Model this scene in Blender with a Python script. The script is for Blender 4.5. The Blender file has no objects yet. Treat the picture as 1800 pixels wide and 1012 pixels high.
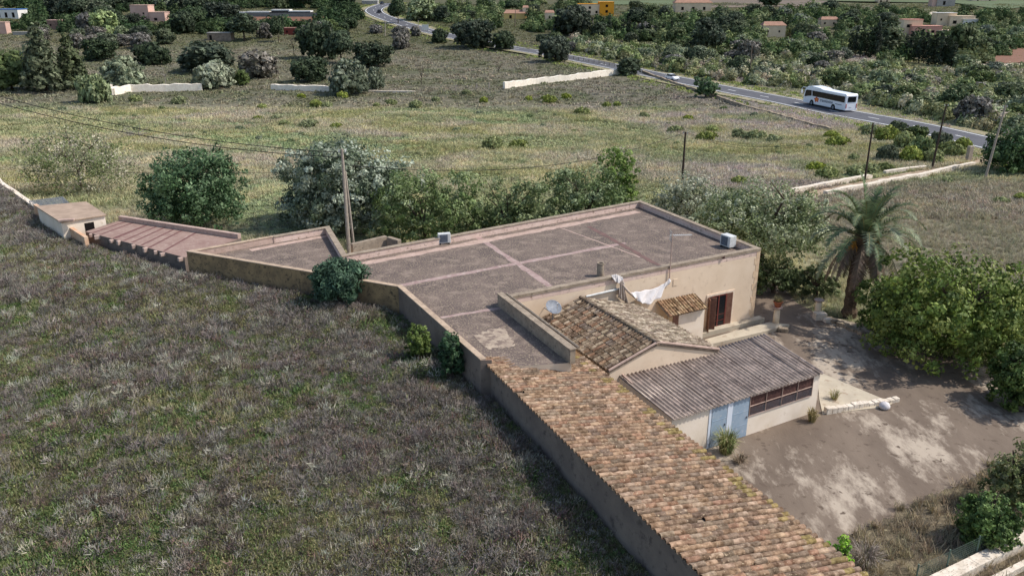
import bpy, bmesh, math, random
import numpy as np
from mathutils import Vector, Matrix
R = math.radians
SC = bpy.context.scene
COL = SC.collection
# ------------------------------------------------------------------ camera
PITCH, CAMH, FPX = R(20.0), 20.0, 1450.0
cam_d = bpy.data.cameras.new('camera'); cam = bpy.data.objects.new('camera', cam_d); COL.objects.link(cam)
cam.location = (0, 0, CAMH); cam.rotation_euler = (R(70), 0, 0)
cam_d.sensor_width = 36; cam_d.lens = 36*FPX/1800; cam_d.clip_start = .5; cam_d.clip_end = 6000
SC.camera = cam
# ------------------------------------------------------------------ sky and sun
SUN_EL, SUN_AZ = R(49), R(2)         # azimuth counted from +X towards +Y
W = bpy.data.worlds.new('World'); SC.world = W; W.use_nodes = True
nt = W.node_tree; nt.nodes.clear()
sky = nt.nodes.new('ShaderNodeTexSky'); sky.sky_type = 'NISHITA'; sky.sun_disc = False
sky.sun_elevation = SUN_EL; sky.sun_rotation = R(90)-SUN_AZ; sky.air_density = 1.0; sky.dust_density = 1.5
bg = nt.nodes.new('ShaderNodeBackground'); bg.inputs[1].default_value = .145
wo = nt.nodes.new('ShaderNodeOutputWorld')
nt.links.new(sky.outputs[0], bg.inputs[0]); nt.links.new(bg.outputs[0], wo.inputs[0])
sd = bpy.data.lights.new('sun', 'SUN'); sun = bpy.data.objects.new('sun', sd); COL.objects.link(sun)
sd.energy = 3.3; sd.angle = R(.8); sd.color = (1, .95, .89)
sv = Vector((math.cos(SUN_EL)*math.cos(SUN_AZ), math.cos(SUN_EL)*math.sin(SUN_AZ), math.sin(SUN_EL)))
sun.rotation_euler = sv.to_track_quat('Z', 'Y').to_euler(); sun.location = (60, 20, 90)
SC.view_settings.view_transform = 'Standard'; SC.view_settings.look = 'None'
SC.view_settings.exposure = 0.38; SC.view_settings.gamma = 1
SC.cycles.max_bounces = 6; SC.cycles.transparent_max_bounces = 6
SC.cycles.diffuse_bounces = 3

# ------------------------------------------------------------------ numbers
rs = np.random.RandomState(7); rnd = random.Random(11)
def lin(c):
    return tuple((v/255/12.92) if v/255 <= .04045 else ((v/255+.055)/1.055)**2.4 for v in c)
def ray(px, py):
    x = (px-900)/FPX; y = -(py-506)/FPX
    c, s = math.cos(PITCH), math.sin(PITCH)
    return x, c+y*s, -s+y*c
def Q(px, py, z):                       # point of height z seen at a photo pixel
    a, b, c = ray(px, py); t = (z-CAMH)/c
    return Vector((a*t, b*t, z))
def D(px, py, y):                       # point at forward distance y
    a, b, c = ray(px, py); t = y/b
    return Vector((a*t, y, CAMH+c*t))
def _h(ix, iy, seed):
    n = (ix.astype(np.int64)*374761393 + iy.astype(np.int64)*668265263 + seed*974711) & 0x7fffffff
    n = ((n ^ (n >> 13))*1274126177) & 0x7fffffff
    return ((n ^ (n >> 16)) & 0xffff)/65535.0
def vnoise(x, y, seed=0):
    x = np.asarray(x, float); y = np.asarray(y, float)
    ix = np.floor(x); iy = np.floor(y); fx = x-ix; fy = y-iy
    fx = fx*fx*(3-2*fx); fy = fy*fy*(3-2*fy)
    a = _h(ix, iy, seed); b = _h(ix+1, iy, seed); c = _h(ix, iy+1, seed); d = _h(ix+1, iy+1, seed)
    return (a*(1-fx)+b*fx)*(1-fy)+(c*(1-fx)+d*fx)*fy
def fbm(x, y, s=1., seed=0, o=4):
    v = 0; a = .5; t = 0
    for i in range(o):
        v = v+a*vnoise(np.asarray(x)/s*2**i, np.asarray(y)/s*2**i, seed+i*17); t += a; a *= .5
    return v/t
def ss(a, b, x):
    t = np.clip((x-a)/(b-a), 0, 1); return t*t*(3-2*t)
PY = [-200, 60, 75, 100, 140, 175, 215, 250, 285, 330, 380, 450, 520, 600, 700, 850, 1100, 1600, 3000]
PZ = [0, 0, -.4, -1.6, -3.2, -3.8, -3.3, -2.2, -1.0, 2.2, 5.4, 9.2, 11.6, 13.8, 19, 31, 48, 80, 120]
def ZT(x, y):                           # the natural ground
    x = np.asarray(x, float); y = np.asarray(y, float)
    z = np.interp(y, PY, PZ)
    z = z+1.3*ss(-6, -18, x)*ss(110, 70, y)
    z = z+(fbm(x, y, 60, 5)-.5)*3.0*ss(250, 420, y)+(fbm(x, y, 14, 9)-.5)*.5*ss(62, 110, y)
    z = z+ss(-40, -160, x)*ss(120, 330, y)*1.5
    return z
def zt(x, y): return float(ZT(x, y))
_T = np.concatenate([np.arange(15, 120, .5), 120*1.008**np.arange(400)])
_GC = {}
def G(px, py):                          # ground point seen at a photo pixel
    a, b, c = ray(px, py)
    h = CAMH+c*_T-ZT(a*_T, b*_T); k = int(np.argmax(h < 0)) if (h < 0).any() else len(_T)-1
    t0, t1, f0_, f1_ = _T[max(k-1, 0)], _T[k], h[max(k-1, 0)], h[k]
    t = t0+(t1-t0)*(f0_/(f0_-f1_+1e-12)) if k else t1
    return Vector((a*t, b*t, zt(a*t, b*t)))
# high field left of the house: boundary polyline (y increasing)
BN = [(9.6, 10), (5.35, 19.1), (-1.5, 33.6), (-6.25, 42.0), (-19.9, 47.7)]
p1 = Q(150, 411, 4.3); p2 = Q(62, 362, 4.3); p3 = Q(0, 322, 4.2)
BN += [(p1.x, p1.y), (p2.x, p2.y), (p3.x, p3.y), (p3.x*1.3, p3.y*1.25), (-150, 170)]
def XB(y): return np.interp(y, [b[1] for b in BN], [b[0] for b in BN])
def ZF(x, y):
    x = np.asarray(x, float); y = np.asarray(y, float)
    z = np.interp(y, [0, 19, 28, 34, 40, 46, 58, 66, 200], [1.9, 2.5, 3.0, 3.2, 3.3, 3.4, 3.6, 4.0, 4.1])
    z = z+(fbm(x, y, 9, 31)-.5)*.6*ss(0, 2.5, XB(y)-x)
    return z

# ------------------------------------------------------------------ materials
MATS = {}
def mat(name, c1, c2=None, sc=3., c3=None, sc3=12., t3=.6, bump=0., bsc=20., rough=.9, attr=None, spec=.2,
        stretch=None, transl=0., fine=None, metal=0., inst=False, rand=0., co='Object', detail=6):
    if name in MATS: return MATS[name]
    m = bpy.data.materials.new(name); m.use_nodes = True; MATS[name] = m
    t = m.node_tree; N = t.nodes; L = t.links; N.clear()
    out = N.new('ShaderNodeOutputMaterial'); b = N.new('ShaderNodeBsdfPrincipled')
    b.inputs['Roughness'].default_value = rough; b.inputs['Specular IOR Level'].default_value = spec
    b.inputs['Metallic'].default_value = metal
    tc = N.new('ShaderNodeTexCoord'); vec = tc.outputs[co]
    if stretch:
        mp = N.new('ShaderNodeMapping'); mp.inputs['Scale'].default_value = stretch[:3]
        if len(stretch) > 3: mp.inputs['Rotation'].default_value = (0, 0, stretch[3])
        L.new(vec, mp.inputs[0]); vec = mp.outputs[0]
    def noise(s, d=detail, v=None, ro=.6):
        n = N.new('ShaderNodeTexNoise'); n.inputs['Scale'].default_value = s; n.inputs['Detail'].default_value = d
        n.inputs['Roughness'].default_value = ro
        L.new(v or vec, n.inputs['Vector']); return n.outputs['Fac']
    def ramp(f, a, e):
        r = N.new('ShaderNodeMapRange'); r.inputs[1].default_value = a; r.inputs[2].default_value = e
        L.new(f, r.inputs[0]); return r.outputs[0]
    def mix(f, a, c, mode='MIX'):
        x = N.new('ShaderNodeMix'); x.data_type = 'RGBA'; x.blend_type = mode
        if hasattr(f, 'links') or hasattr(f, 'is_linked'): L.new(f, x.inputs[0])
        else: x.inputs[0].default_value = f
        for i, v in ((6, a), (7, c)):
            if isinstance(v, tuple): x.inputs[i].default_value = (*v[:3], 1)
            else: L.new(v, x.inputs[i])
        return x.outputs[2]
    cur = lin(c1)
    if attr:
        an = N.new('ShaderNodeAttribute'); an.attribute_name = attr
        if inst: an.attribute_type = 'INSTANCER'
        cur = an.outputs['Color']
        if c2: cur = mix(ramp(noise(sc), .35, .65), cur, mix(1., cur, lin(c2), 'MULTIPLY'))
    elif c2:
        cur = mix(ramp(noise(sc), .36, .64), cur, lin(c2))
    if c3: cur = mix(ramp(noise(sc3, 8, None, .7), t3-.05, t3+.05), cur, lin(c3))
    if fine:
        cur = mix(ramp(noise(fine[0], 3, tc.outputs[co]), *((fine[2], fine[2]+.06) if len(fine) > 2 else (.62, .7))), cur, lin(fine[1]))
    if rand:
        oi = N.new('ShaderNodeObjectInfo'); hs = N.new('ShaderNodeHueSaturation')
        r1 = N.new('ShaderNodeMapRange'); r1.inputs[3].default_value = 1-rand; r1.inputs[4].default_value = 1+rand
        L.new(oi.outputs['Random'], r1.inputs[0]); L.new(r1.outputs[0], hs.inputs['Value'])
        ml = N.new('ShaderNodeMath'); ml.operation = 'MULTIPLY'; ml.inputs[1].default_value = 7.31
        fr = N.new('ShaderNodeMath'); fr.operation = 'FRACT'
        L.new(oi.outputs['Random'], ml.inputs[0]); L.new(ml.outputs[0], fr.inputs[0])
        r2 = N.new('ShaderNodeMapRange'); r2.inputs[3].default_value = .6; r2.inputs[4].default_value = 1.1
        L.new(fr.outputs[0], r2.inputs[0]); L.new(r2.outputs[0], hs.inputs['Saturation'])
        if isinstance(cur, tuple): hs.inputs['Color'].default_value = (*cur, 1)
        else: L.new(cur, hs.inputs['Color'])
        cur = hs.outputs[0]
    if isinstance(cur, tuple): b.inputs['Base Color'].default_value = (*cur, 1)
    else: L.new(cur, b.inputs['Base Color'])
    if bump:
        bp = N.new('ShaderNodeBump'); bp.inputs['Strength'].default_value = 1; bp.inputs['Distance'].default_value = bump
        L.new(noise(bsc, 6), bp.inputs['Height']); L.new(bp.outputs[0], b.inputs['Normal'])
    o = b.outputs[0]
    if transl:
        tr = N.new('ShaderNodeBsdfTranslucent')
        if isinstance(cur, tuple): tr.inputs[0].default_value = (*cur, 1)
        else: L.new(cur, tr.inputs[0])
        mx = N.new('ShaderNodeMixShader'); mx.inputs[0].default_value = transl
        L.new(o, mx.inputs[1]); L.new(tr.outputs[0], mx.inputs[2]); o = mx.outputs[0]
    L.new(o, out.inputs[0]); return m

M_plaster = mat('ochre_plaster', (220, 199, 174), (212, 190, 164), .8, (200, 177, 152), 2.2, .63, bump=.006, bsc=18, rough=.95)
M_plaster_w = mat('pale_plaster', (230, 216, 198), (220, 204, 182), 1.0, (200, 182, 158), 3., .65, bump=.005, bsc=20, rough=.95)
M_shadewall = mat('shade_dark_old_plaster', (132, 118, 106), (112, 100, 92), .8, (92, 82, 76), 2.5, .6, bump=.01, bsc=14, rough=.97)  # old plaster, base tone darkened to paint the shade on the field side walls
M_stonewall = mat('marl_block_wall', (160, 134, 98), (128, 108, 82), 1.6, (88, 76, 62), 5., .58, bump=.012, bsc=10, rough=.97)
M_coping = mat('weathered_coping', (160, 145, 126), (134, 120, 104), 2.4, (100, 90, 80), 7., .6, bump=.006, bsc=30, rough=.95)
M_coping_p = mat('pale_mortar', (186, 162, 148), (166, 142, 128), 2., (140, 122, 112), 6., .6, bump=.003, bsc=40, rough=.95)
M_roof = mat('roof_terrace_gravelly_screed', (113, 99, 91), (92, 81, 76), .45, (130, 115, 104), 1.1, .56, bump=.01, bsc=14, rough=.97, fine=(11., (154, 140, 116), .56))
M_pink = mat('pink_mortar_strip', (164, 142, 134), (144, 120, 114), 1.2, (172, 154, 144), 4., .55, rough=.95)
M_redroof = mat('faded_red_roof', (152, 128, 116), (138, 112, 102), .9, (164, 142, 130), 3., .58, bump=.004, bsc=30, rough=.95)
M_redstripe = mat('dark_red_band', (122, 90, 84), (108, 78, 74), 2., rough=.95)
M_tile = mat('roof_tile', (150, 120, 100), (150, 140, 130), 5., (120, 110, 100), 9., .66, attr='Col', bump=.006, bsc=40, rough=.95, fine=(14., (190, 170, 140)))
M_mortar = mat('tile_mortar', (150, 132, 112), (110, 96, 84), 3., bump=.01, bsc=20, rough=.97)
M_corr = mat('fibre_cement', (156, 142, 130), (128, 114, 105), .9, (178, 160, 146), 2.2, .56, bump=.002, bsc=60, rough=.93, fine=(9., (86, 76, 72)))
M_patio = mat('old_concrete', (104, 91, 79), (122, 108, 94), .6, (172, 158, 140), .36, .55, bump=.01, bsc=9, rough=.96, stretch=(1., .42, 1, R(-35)), fine=(2.1, (98, 85, 73), .60), detail=12)
M_slab = mat('smooth_concrete', (190, 178, 156), (174, 162, 142), .9, (160, 142, 122), 2.5, .6, rough=.94)
M_blue = mat('blue_painted_metal', (154, 168, 180), (140, 158, 174), 2., (176, 180, 182), 5., .62, rough=.6)
M_shut = mat('brown_shutter_paint', (132, 98, 82), (112, 80, 66), 6., rough=.7)
M_frame = mat('cream_painted_stone', (226, 206, 184), (208, 186, 162), 4., rough=.9)
M_redfr = mat('dark_red_wood', (122, 62, 54), (100, 52, 46), 6., rough=.6)
M_dark = mat('dark_interior', (26, 22, 20), rough=.9)
M_glass = mat('dark_glass', (20, 23, 28), rough=.2, spec=.3)
M_rust = mat('rusty_panel', (84, 58, 52), (66, 46, 44), 3., (112, 84, 74), 8., .6, rough=.8)
M_white = mat('white_metal', (212, 212, 208), (192, 192, 188), 5., rough=.5)
M_wpaint = mat('white_bus_paint', (228, 230, 234), rough=.25, spec=.5)
M_grey = mat('grey_metal', (132, 136, 142), (112, 116, 122), 8., rough=.5)
M_grille = mat('dark_grille', (98, 106, 118), (82, 88, 98), 30., rough=.6)
M_pole = mat('old_pole_wood', (128, 112, 98), (100, 88, 78), 8., rough=.95, bump=.004, bsc=30)
M_poled = mat('dark_pole_wood', (76, 64, 56), (58, 50, 44), 8., rough=.95)
M_polec = mat('pale_concrete_pole', (168, 156, 142), (146, 134, 122), 5., rough=.95)
M_cable = mat('black_cable', (36, 34, 34), rough=.8)
M_cloth = mat('white_cloth', (216, 210, 206), (196, 190, 188), 8., rough=.95)
M_cloth2 = mat('beige_cloth', (186, 170, 156), (160, 146, 134), 8., rough=.95)
M_pot = mat('terracotta', (158, 96, 66), (134, 80, 58), 7., rough=.9)
M_bark = mat('bark', (92, 78, 66), (66, 56, 48), 8., rough=.97, bump=.02, bsc=10)
M_barkg = mat('grey_dead_wood', (170, 162, 150), (138, 128, 118), 8., rough=.97)
M_leaf = mat('foliage', (80, 100, 50), (170, 170, 170), 1.2, attr='Col', rough=.75, transl=.22, rand=.16, spec=.25)
M_leafn = mat('foliage_near', (80, 100, 50), attr='Col', rough=.65, transl=.22, spec=.3)
M_blade = mat('grass_blade', (120, 110, 80), attr='tint', inst=True, rough=.9, transl=.2, spec=.1)
M_asph = mat('asphalt', (94, 94, 97), (84, 84, 88), .5, (104, 103, 104), 2.5, .6, rough=.92, fine=(6., (106, 105, 106)))
M_paint = mat('road_paint', (236, 236, 232), (216, 216, 210), 3., rough=.8)
M_verge = mat('verge_gravel', (158, 146, 122), (138, 130, 100), .4, (112, 118, 74), 1., .56, rough=.97)
M_drystone = mat('pale_dry_stone', (224, 212, 194), (198, 184, 164), 2.5, (150, 136, 120), 8., .62, bump=.02, bsc=6, rough=.97)
M_drystone2 = mat('grey_dry_stone', (168, 152, 130), (134, 120, 102), 2.5, (92, 84, 72), 7., .58, bump=.03, bsc=6, rough=.97)
M_tyre = mat('tyre_rubber', (30, 30, 31), rough=.9)
M_black = mat('black_plastic', (28, 28, 30), rough=.5)
M_red = mat('red_lamp', (170, 30, 24), rough=.3)
M_logo_o = mat('orange_red_print', (214, 92, 52), (190, 60, 44), 2., rough=.4)
M_logo_g = mat('slate_print', (70, 84, 104), rough=.4)

# ------------------------------------------------------------------ mesh building
class MB:
    def __init__(s): s.v = []; s.f = []; s.m = []; s.c = []; s.col = None
    def add(s, vs, fs, mi=0, col=None):
        o = len(s.v); s.v += [tuple(v) for v in vs]; s.f += [tuple(i+o for i in f) for f in fs]; s.m += [mi]*len(fs)
        s.c += [col or (1, 1, 1)]*len(vs); return s
    def box(s, c, d, rz=0, mi=0, ax=None, col=None):
        hx, hy, hz = d[0]/2, d[1]/2, d[2]/2
        M = ax or Matrix.Rotation(rz, 3, 'Z'); c = Vector(c)
        vs = [c+M@Vector((x*hx, y*hy, z*hz)) for z in (-1, 1) for x, y in ((-1, -1), (1, -1), (1, 1), (-1, 1))]
        return s.add(vs, [(3, 2, 1, 0), (4, 5, 6, 7), (0, 1, 5, 4), (1, 2, 6, 5), (2, 3, 7, 6), (3, 0, 4, 7)], mi, col)
    def prism(s, poly, z0, z1, mi=0, top=None, bottom=True):
        n = len(poly); z0 = z0 if hasattr(z0, '__len__') else [z0]*n; z1 = z1 if hasattr(z1, '__len__') else [z1]*n
        a = sum(poly[i][0]*poly[(i+1) % n][1]-poly[(i+1) % n][0]*poly[i][1] for i in range(n))
        idx = list(range(n)) if a > 0 else list(range(n))[::-1]
        vs = [(poly[i][0], poly[i][1], z0[i]) for i in idx]+[(poly[i][0], poly[i][1], z1[i]) for i in idx]
        s.add(vs, [(i, (i+1) % n, n+(i+1) % n, n+i) for i in range(n)], mi)
        o = len(s.v)-2*n
        s.f.append(tuple(range(o+n, o+2*n))); s.m.append(mi if top is None else top)
        if bottom: s.f.append(tuple(range(o+n-1, o-1, -1))); s.m.append(mi)
        return s
    def wall(s, a, b, w, z0, z1, mi=0, z0b=None, z1b=None):   # a straight wall piece from a to b, w thick
        a = Vector(a[:2]); b = Vector(b[:2]); d = (b-a).normalized(); n = Vector((-d.y, d.x))*w/2
        z0b = z0 if z0b is None else z0b; z1b = z1 if z1b is None else z1b
        return s.prism([a+n, a-n, b-n, b+n], [z0, z0, z0b, z0b], [z1, z1, z1b, z1b], mi)
    def tube(s, pts, r, n=6, mi=0, cap=True, col=None):
        pts = [Vector(p) for p in pts]; rr = r if hasattr(r, '__len__') else [r]*len(pts)
        vs = []; up0 = None
        for i, p in enumerate(pts):
            d = (pts[min(i+1, len(pts)-1)]-pts[max(i-1, 0)]).normalized()
            if up0 is None: up0 = Vector((1, 0, 0)) if abs(d.x) < .8 else Vector((0, 1, 0))
            a = d.cross(up0).normalized(); b = a.cross(d).normalized(); up0 = b
            for k in range(n):
                t = 2*math.pi*k/n; vs.append(p+(a*math.cos(t)+b*math.sin(t))*rr[i])
        fs = [(i*n+k, i*n+(k+1) % n, (i+1)*n+(k+1) % n, (i+1)*n+k) for i in range(len(pts)-1) for k in range(n)]
        if cap: fs += [tuple(range(n))[::-1], tuple(range((len(pts)-1)*n, len(pts)*n))]
        return s.add(vs, fs, mi, col)
    def lathe(s, prof, c=(0, 0, 0), n=16, mi=0, col=None):    # prof [(r,z)]
        vs = [(c[0]+r*math.cos(2*math.pi*k/n), c[1]+r*math.sin(2*math.pi*k/n), c[2]+z) for r, z in prof for k in range(n)]
        fs = [(i*n+k, i*n+(k+1) % n, (i+1)*n+(k+1) % n, (i+1)*n+k) for i in range(len(prof)-1) for k in range(n)]
        fs += [tuple(range(n))[::-1], tuple(range((len(prof)-1)*n, len(prof)*n))]
        return s.add(vs, fs, mi, col)
    def build(s, name, mats, parent=None, smooth=False, origin=None, bevel=0, rot=0):
        me = bpy.data.meshes.new(name); o = Vector(origin) if origin is not None else Vector((0, 0, 0))
        V = np.array([tuple(v) for v in s.v], float).reshape(-1, 3)-np.array(o)
        if rot:
            c_, s_ = math.cos(-rot), math.sin(-rot); V = V@np.array([[c_, s_, 0], [-s_, c_, 0], [0, 0, 1]])
        me.from_pydata(V.tolist(), [], s.f)
        for m in (mats if isinstance(mats, (list, tuple)) else [mats]): me.materials.append(m)
        me.polygons.foreach_set('material_index', s.m)
        if any(c != (1, 1, 1) for c in s.c[:50]) or any(c != (1, 1, 1) for c in s.c[-50:]):
            a = me.color_attributes.new('Col', 'FLOAT_COLOR', 'POINT')
            a.data.foreach_set('color', np.array([(*c, 1.) for c in s.c], np.float32).ravel())
        if smooth: me.polygons.foreach_set('use_smooth', [True]*len(s.f))
        me.update()
        if bevel:
            bm = bmesh.new(); bm.from_mesh(me); bmesh.ops.remove_doubles(bm, verts=bm.verts, dist=1e-4)
            ed = [e for e in bm.edges if e.is_manifold and e.calc_face_angle(0) > .6]
            bmesh.ops.bevel(bm, geom=ed, offset=bevel, segments=2, affect='EDGES', profile=.5)
            bm.to_mesh(me); bm.free()
        ob = bpy.data.objects.new(name, me); COL.objects.link(ob)
        if parent: ob.parent = parent; ob.location = o-Vector(parent.location) if origin is not None else -Vector(parent.location)
        else: ob.location = o; ob.rotation_euler = (0, 0, rot)
        return ob
def tag(o, label=None, cat=None, group=None, kind=None):
    if label: o['label'] = label
    if cat: o['category'] = cat
    if group: o['group'] = group
    if kind: o['kind'] = kind
    return o
def empty(name, loc, label, cat, group=None):
    e = bpy.data.objects.new(name, None); COL.objects.link(e); e.location = loc; e.empty_display_size = .5
    return tag(e, label, cat, group)
def npmesh(name, V, F, mats, cols=None, mi=None, smooth=False):
    me = bpy.data.meshes.new(name); V = np.asarray(V, np.float32); F = np.asarray(F, np.int32); k = F.shape[1]
    me.vertices.add(len(V)); me.vertices.foreach_set('co', V.ravel())
    me.loops.add(F.size); me.loops.foreach_set('vertex_index', F.ravel())
    me.polygons.add(len(F)); me.polygons.foreach_set('loop_start', np.arange(0, F.size, k, dtype=np.int32))
    me.polygons.foreach_set('loop_total', np.full(len(F), k, np.int32))
    for m in mats: me.materials.append(m)
    if mi is not None: me.polygons.foreach_set('material_index', np.asarray(mi, np.int32))
    if smooth: me.polygons.foreach_set('use_smooth', np.ones(len(F), bool))
    me.update(calc_edges=True)
    if cols is not None:
        a = me.color_attributes.new('Col', 'FLOAT_COLOR', 'POINT')
        a.data.foreach_set('color', np.c_[cols, np.ones(len(cols))].astype(np.float32).ravel())
    return me
def jit(c, a):                          # small random change of an sRGB colour
    k = 1+rnd.uniform(-a, a); return tuple(max(4, min(250, v*k+rnd.uniform(-a, a)*20)) for v in c)

# ------------------------------------------------------------------ field colours (kinds of cover, by place)
def cover(x, y, high):
    """colour of the ground cover, linear rgb; high = the field left of the house"""
    x = np.asarray(x, float); y = np.asarray(y, float)
    L = lambda c: np.array(lin(c))
    a = fbm(x, y, 11, 3); b = fbm(x, y, 3.2, 23); c = fbm(x, y, 26, 41); d = fbm(x, y, 1.1, 61, 2)
    def mx(base, f, c2): f = np.clip(f, 0, 1)[..., None]; return base*(1-f)+L(c2)*f
    if high:
        col = np.ones(x.shape+(3,))*L((100, 96, 74))
        col = mx(col, ss(.45, .6, b*.5+a*.5)*.7, (100, 92, 90))
        col = mx(col, ss(.50, .62, fbm(x, y, 4, 77))*.7, (84, 94, 56))
        col = mx(col, ss(.60, .7, fbm(x, y, 7, 97))*.4, (112, 104, 72))
        return col
    col = np.ones(x.shape+(3,))*L((150, 143, 118))
    col = mx(col, ss(.42, .62, a), (134, 131, 92))
    far = ss(100, 190, y)
    right = ss(-5, 45, x)
    col = mx(col, ss(.45, .6, c)*(.35+.5*right)*ss(60, 70, y), (148, 137, 130))    # purplish dead weeds to the right
    col = mx(col, ss(.50, .66, fbm(x, y, 16, 51))*.8, (120, 124, 88))
    col = mx(col, ss(.56, .66, fbm(x*.6, y*1.4, 12, 57))*.85*ss(25, -15, x)*.8, (106, 120, 84))
    col = mx(col, ss(.56, .7, b)*.5, (172, 162, 126))
    # beyond the white wall: duller grazed pasture
    past = ss(165, 190, y)*ss(75, 35, x-0.0*y)
    col = mx(col, past*.8, (112, 107, 90))
    col = mx(col, past*ss(.48, .6, a)*.6, (92, 96, 68))
    col = mx(col, ss(280, 340, y)*.7, (88, 90, 58))
    # fallow plot right of the drive
    plot = ss(22, 30, x)*ss(98, 92, y)*ss(40, 60, y)
    col = mx(col, plot*.6, (126, 116, 104))
    # near the right lower corner: dry earth and leaf litter
    near = ss(5, 8, x)*ss(40, 30, y)
    col = mx(col, near*.8, (120, 106, 88))
    # roadside
    return col

def sheet(name, X, Y, Zf, colf, m, lab=None, kind='structure'):
    nr, nc = X.shape; Z = Zf(X, Y)
    V = np.stack([X, Y, Z], -1).reshape(-1, 3)
    i = np.arange((nr-1)*(nc-1)); r = i//(nc-1); c = i % (nc-1); a = r*nc+c
    F = np.stack([a, a+1, a+nc+1, a+nc], -1)
    me = npmesh(name, V, F, [m], colf(X, Y).reshape(-1, 3) if colf else None, smooth=True)
    o = bpy.data.objects.new(name, me); COL.objects.link(o); return tag(o, lab, None, None, kind)
M_ground = mat('dry_meadow_soil', (120, 110, 80), (150, 150, 150), 1.1, (74, 66, 50), 2.6, .62, attr='Col', bump=.08, bsc=2.5, rough=1, fine=(3.1, (168, 156, 124)), detail=8)
u = np.linspace(-1.25, 1.25, 260)
yy = np.concatenate([np.linspace(-60, 15, 16), 15+np.cumsum(np.full(110, .6)), 81+np.cumsum(1.2*1.0155**np.arange(190))])
X = u[None, :]*(np.abs(yy[:, None])*.75+28); Y = np.repeat(yy[:, None], len(u), 1)
sheet('ground', X, Y, ZT, lambda x, y: cover(x, y, False), M_ground)
yy = np.concatenate([np.arange(4, 60, .5), np.arange(60, 172, 1.5)]); t = np.linspace(0, 1, 150)**1.6
X = XB(yy)[:, None]-t[None, :]*(60+yy[:, None]*.6); Y = np.repeat(yy[:, None], len(t), 1)
sheet('field_ground', X, Y, ZF, lambda x, y: cover(x, y, True), M_ground)
# retaining edge of the high field where no building holds it
b = MB(); ys = [p3.y*1.25*k/12+p2.y*(12-k)/12 for k in range(13)]
for y0, y1 in zip(ys[:-1], ys[1:]):
    x0, x1 = float(XB(y0)), float(XB(y1))
    b.wall((x0+.12, y0), (x1+.12, y1), .35, 0, 4.25+rnd.uniform(-.05, .05))
tag(b.build('boundary_wall', M_plaster_w), 'low pale plastered wall running up to the left edge beyond the small hut', 'wall')
# ------------------------------------------------------------------ patio
PP = [(1262, 790), (1500, 1012), (1470, 940), (1560, 915), (1600, 885), (1690, 852), (1730, 820), (1830, 790), (1850, 690), (1720, 660), (1640, 640), (1560, 592),
      (1500, 562), (1440, 548), (1400, 520), (1340, 520), (1290, 560), (1150, 640)]
PP = [(1200, 700), (1230, 790), (1330, 880), (1420, 965), (1455, 1000), (1480, 960), (1500, 935), (1530, 925), (1565, 905), (1590, 890), (1640, 872), (1690, 850), (1712, 838), (1745, 815), (1780, 800), (1900, 760),
      (1900, 640), (1720, 640), (1640, 625), (1560, 592), (1500, 566), (1440, 552), (1400, 532), (1372, 500), (1335, 500), (1290, 560), (1150, 640)]
pts = [Q(a, c, .012) for a, c in PP]; out = []
for i, p in enumerate(pts):
    q = pts[(i+1) % len(pts)]; n = max(2, int((q-p).length/.35))
    for k in range(n):
        r = p.lerp(q, k/n); j = .12 if 4 < i < 20 else 0
        out.append((r.x+rnd.gauss(0, j), r.y+rnd.gauss(0, j)))
b = MB(); b.prism(out, -.05, .012); tag(b.build('patio', M_patio), kind='structure')
# ------------------------------------------------------------------ farmhouse
def onwall(px, py, a, b, off=0.):       # photo pixel ray meets the vertical plane through a, b
    a = Vector(a[:2]); b = Vector(b[:2]); d = (b-a).normalized(); n = Vector((d.y, -d.x)); a = a+n*off
    r = ray(px, py); t = a.dot(n)/(r[0]*n.x+r[1]*n.y)
    return Vector((r[0]*t, r[1]*t, CAMH+r[2]*t))
def offs(pts, d):                       # open path moved sideways (left of travel), mitred
    pts = [Vector(p[:2]) for p in pts]; o = []
    for i, p in enumerate(pts):
        ns = []
        if i: e = (p-pts[i-1]).normalized(); ns.append(Vector((-e.y, e.x)))
        if i < len(pts)-1: e = (pts[i+1]-p).normalized(); ns.append(Vector((-e.y, e.x)))
        n = sum(ns, Vector((0, 0))); n.normalize(); k = d/max(.35, n.dot(ns[0])); o.append(p+n*k)
    return o
def pathwall(mb, pts, d0, d1, z0, z1, mi=0):
    A_ = offs(pts, d0); B_ = offs(pts, d1); n = len(pts)
    vs = []
    for a, c in zip(A_, B_): vs += [(a.x, a.y, z0), (c.x, c.y, z0), (c.x, c.y, z1), (a.x, a.y, z1)]
    fs = []
    for i in range(n-1):
        o = i*4; q = o+4
        fs += [(o, o+1, q+1, q), (o+1, o+2, q+2, q+1), (o+2, o+3, q+3, q+2), (o+3, o, q, q+3)]
    fs += [(0, 3, 2, 1), tuple((n-1)*4+k for k in (0, 1, 2, 3))]
    return mb.add(vs, fs, mi)
ZR, ZP = 4.45, 4.9
hA, hB, hC, hD, hE, hF, hG, hH, hI, hJ = [Q(a, c, ZP) for a, c in
    ((1337, 436), (1125, 352), (608, 446), (578, 397), (478, 414), (328, 441), (700, 503), (845, 631), (1005, 621), (880, 524))]
hI = hJ+(hI-hJ)
house = empty('farmhouse', (hC.x, hC.y, 0), 'long low ochre farmhouse with a big flat brown roof terrace crossed by pink mortar lines', 'house')
b = MB(); b.prism([p[:2] for p in (hA, hB, hC, hD, hE, hF, hG, hH, hI, hJ)], -.4, ZR, 0)
b.build('wall', [M_plaster], house)
sg = -1 if offs([hB, hA], 1)[0].x > hB.x else 1
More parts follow.
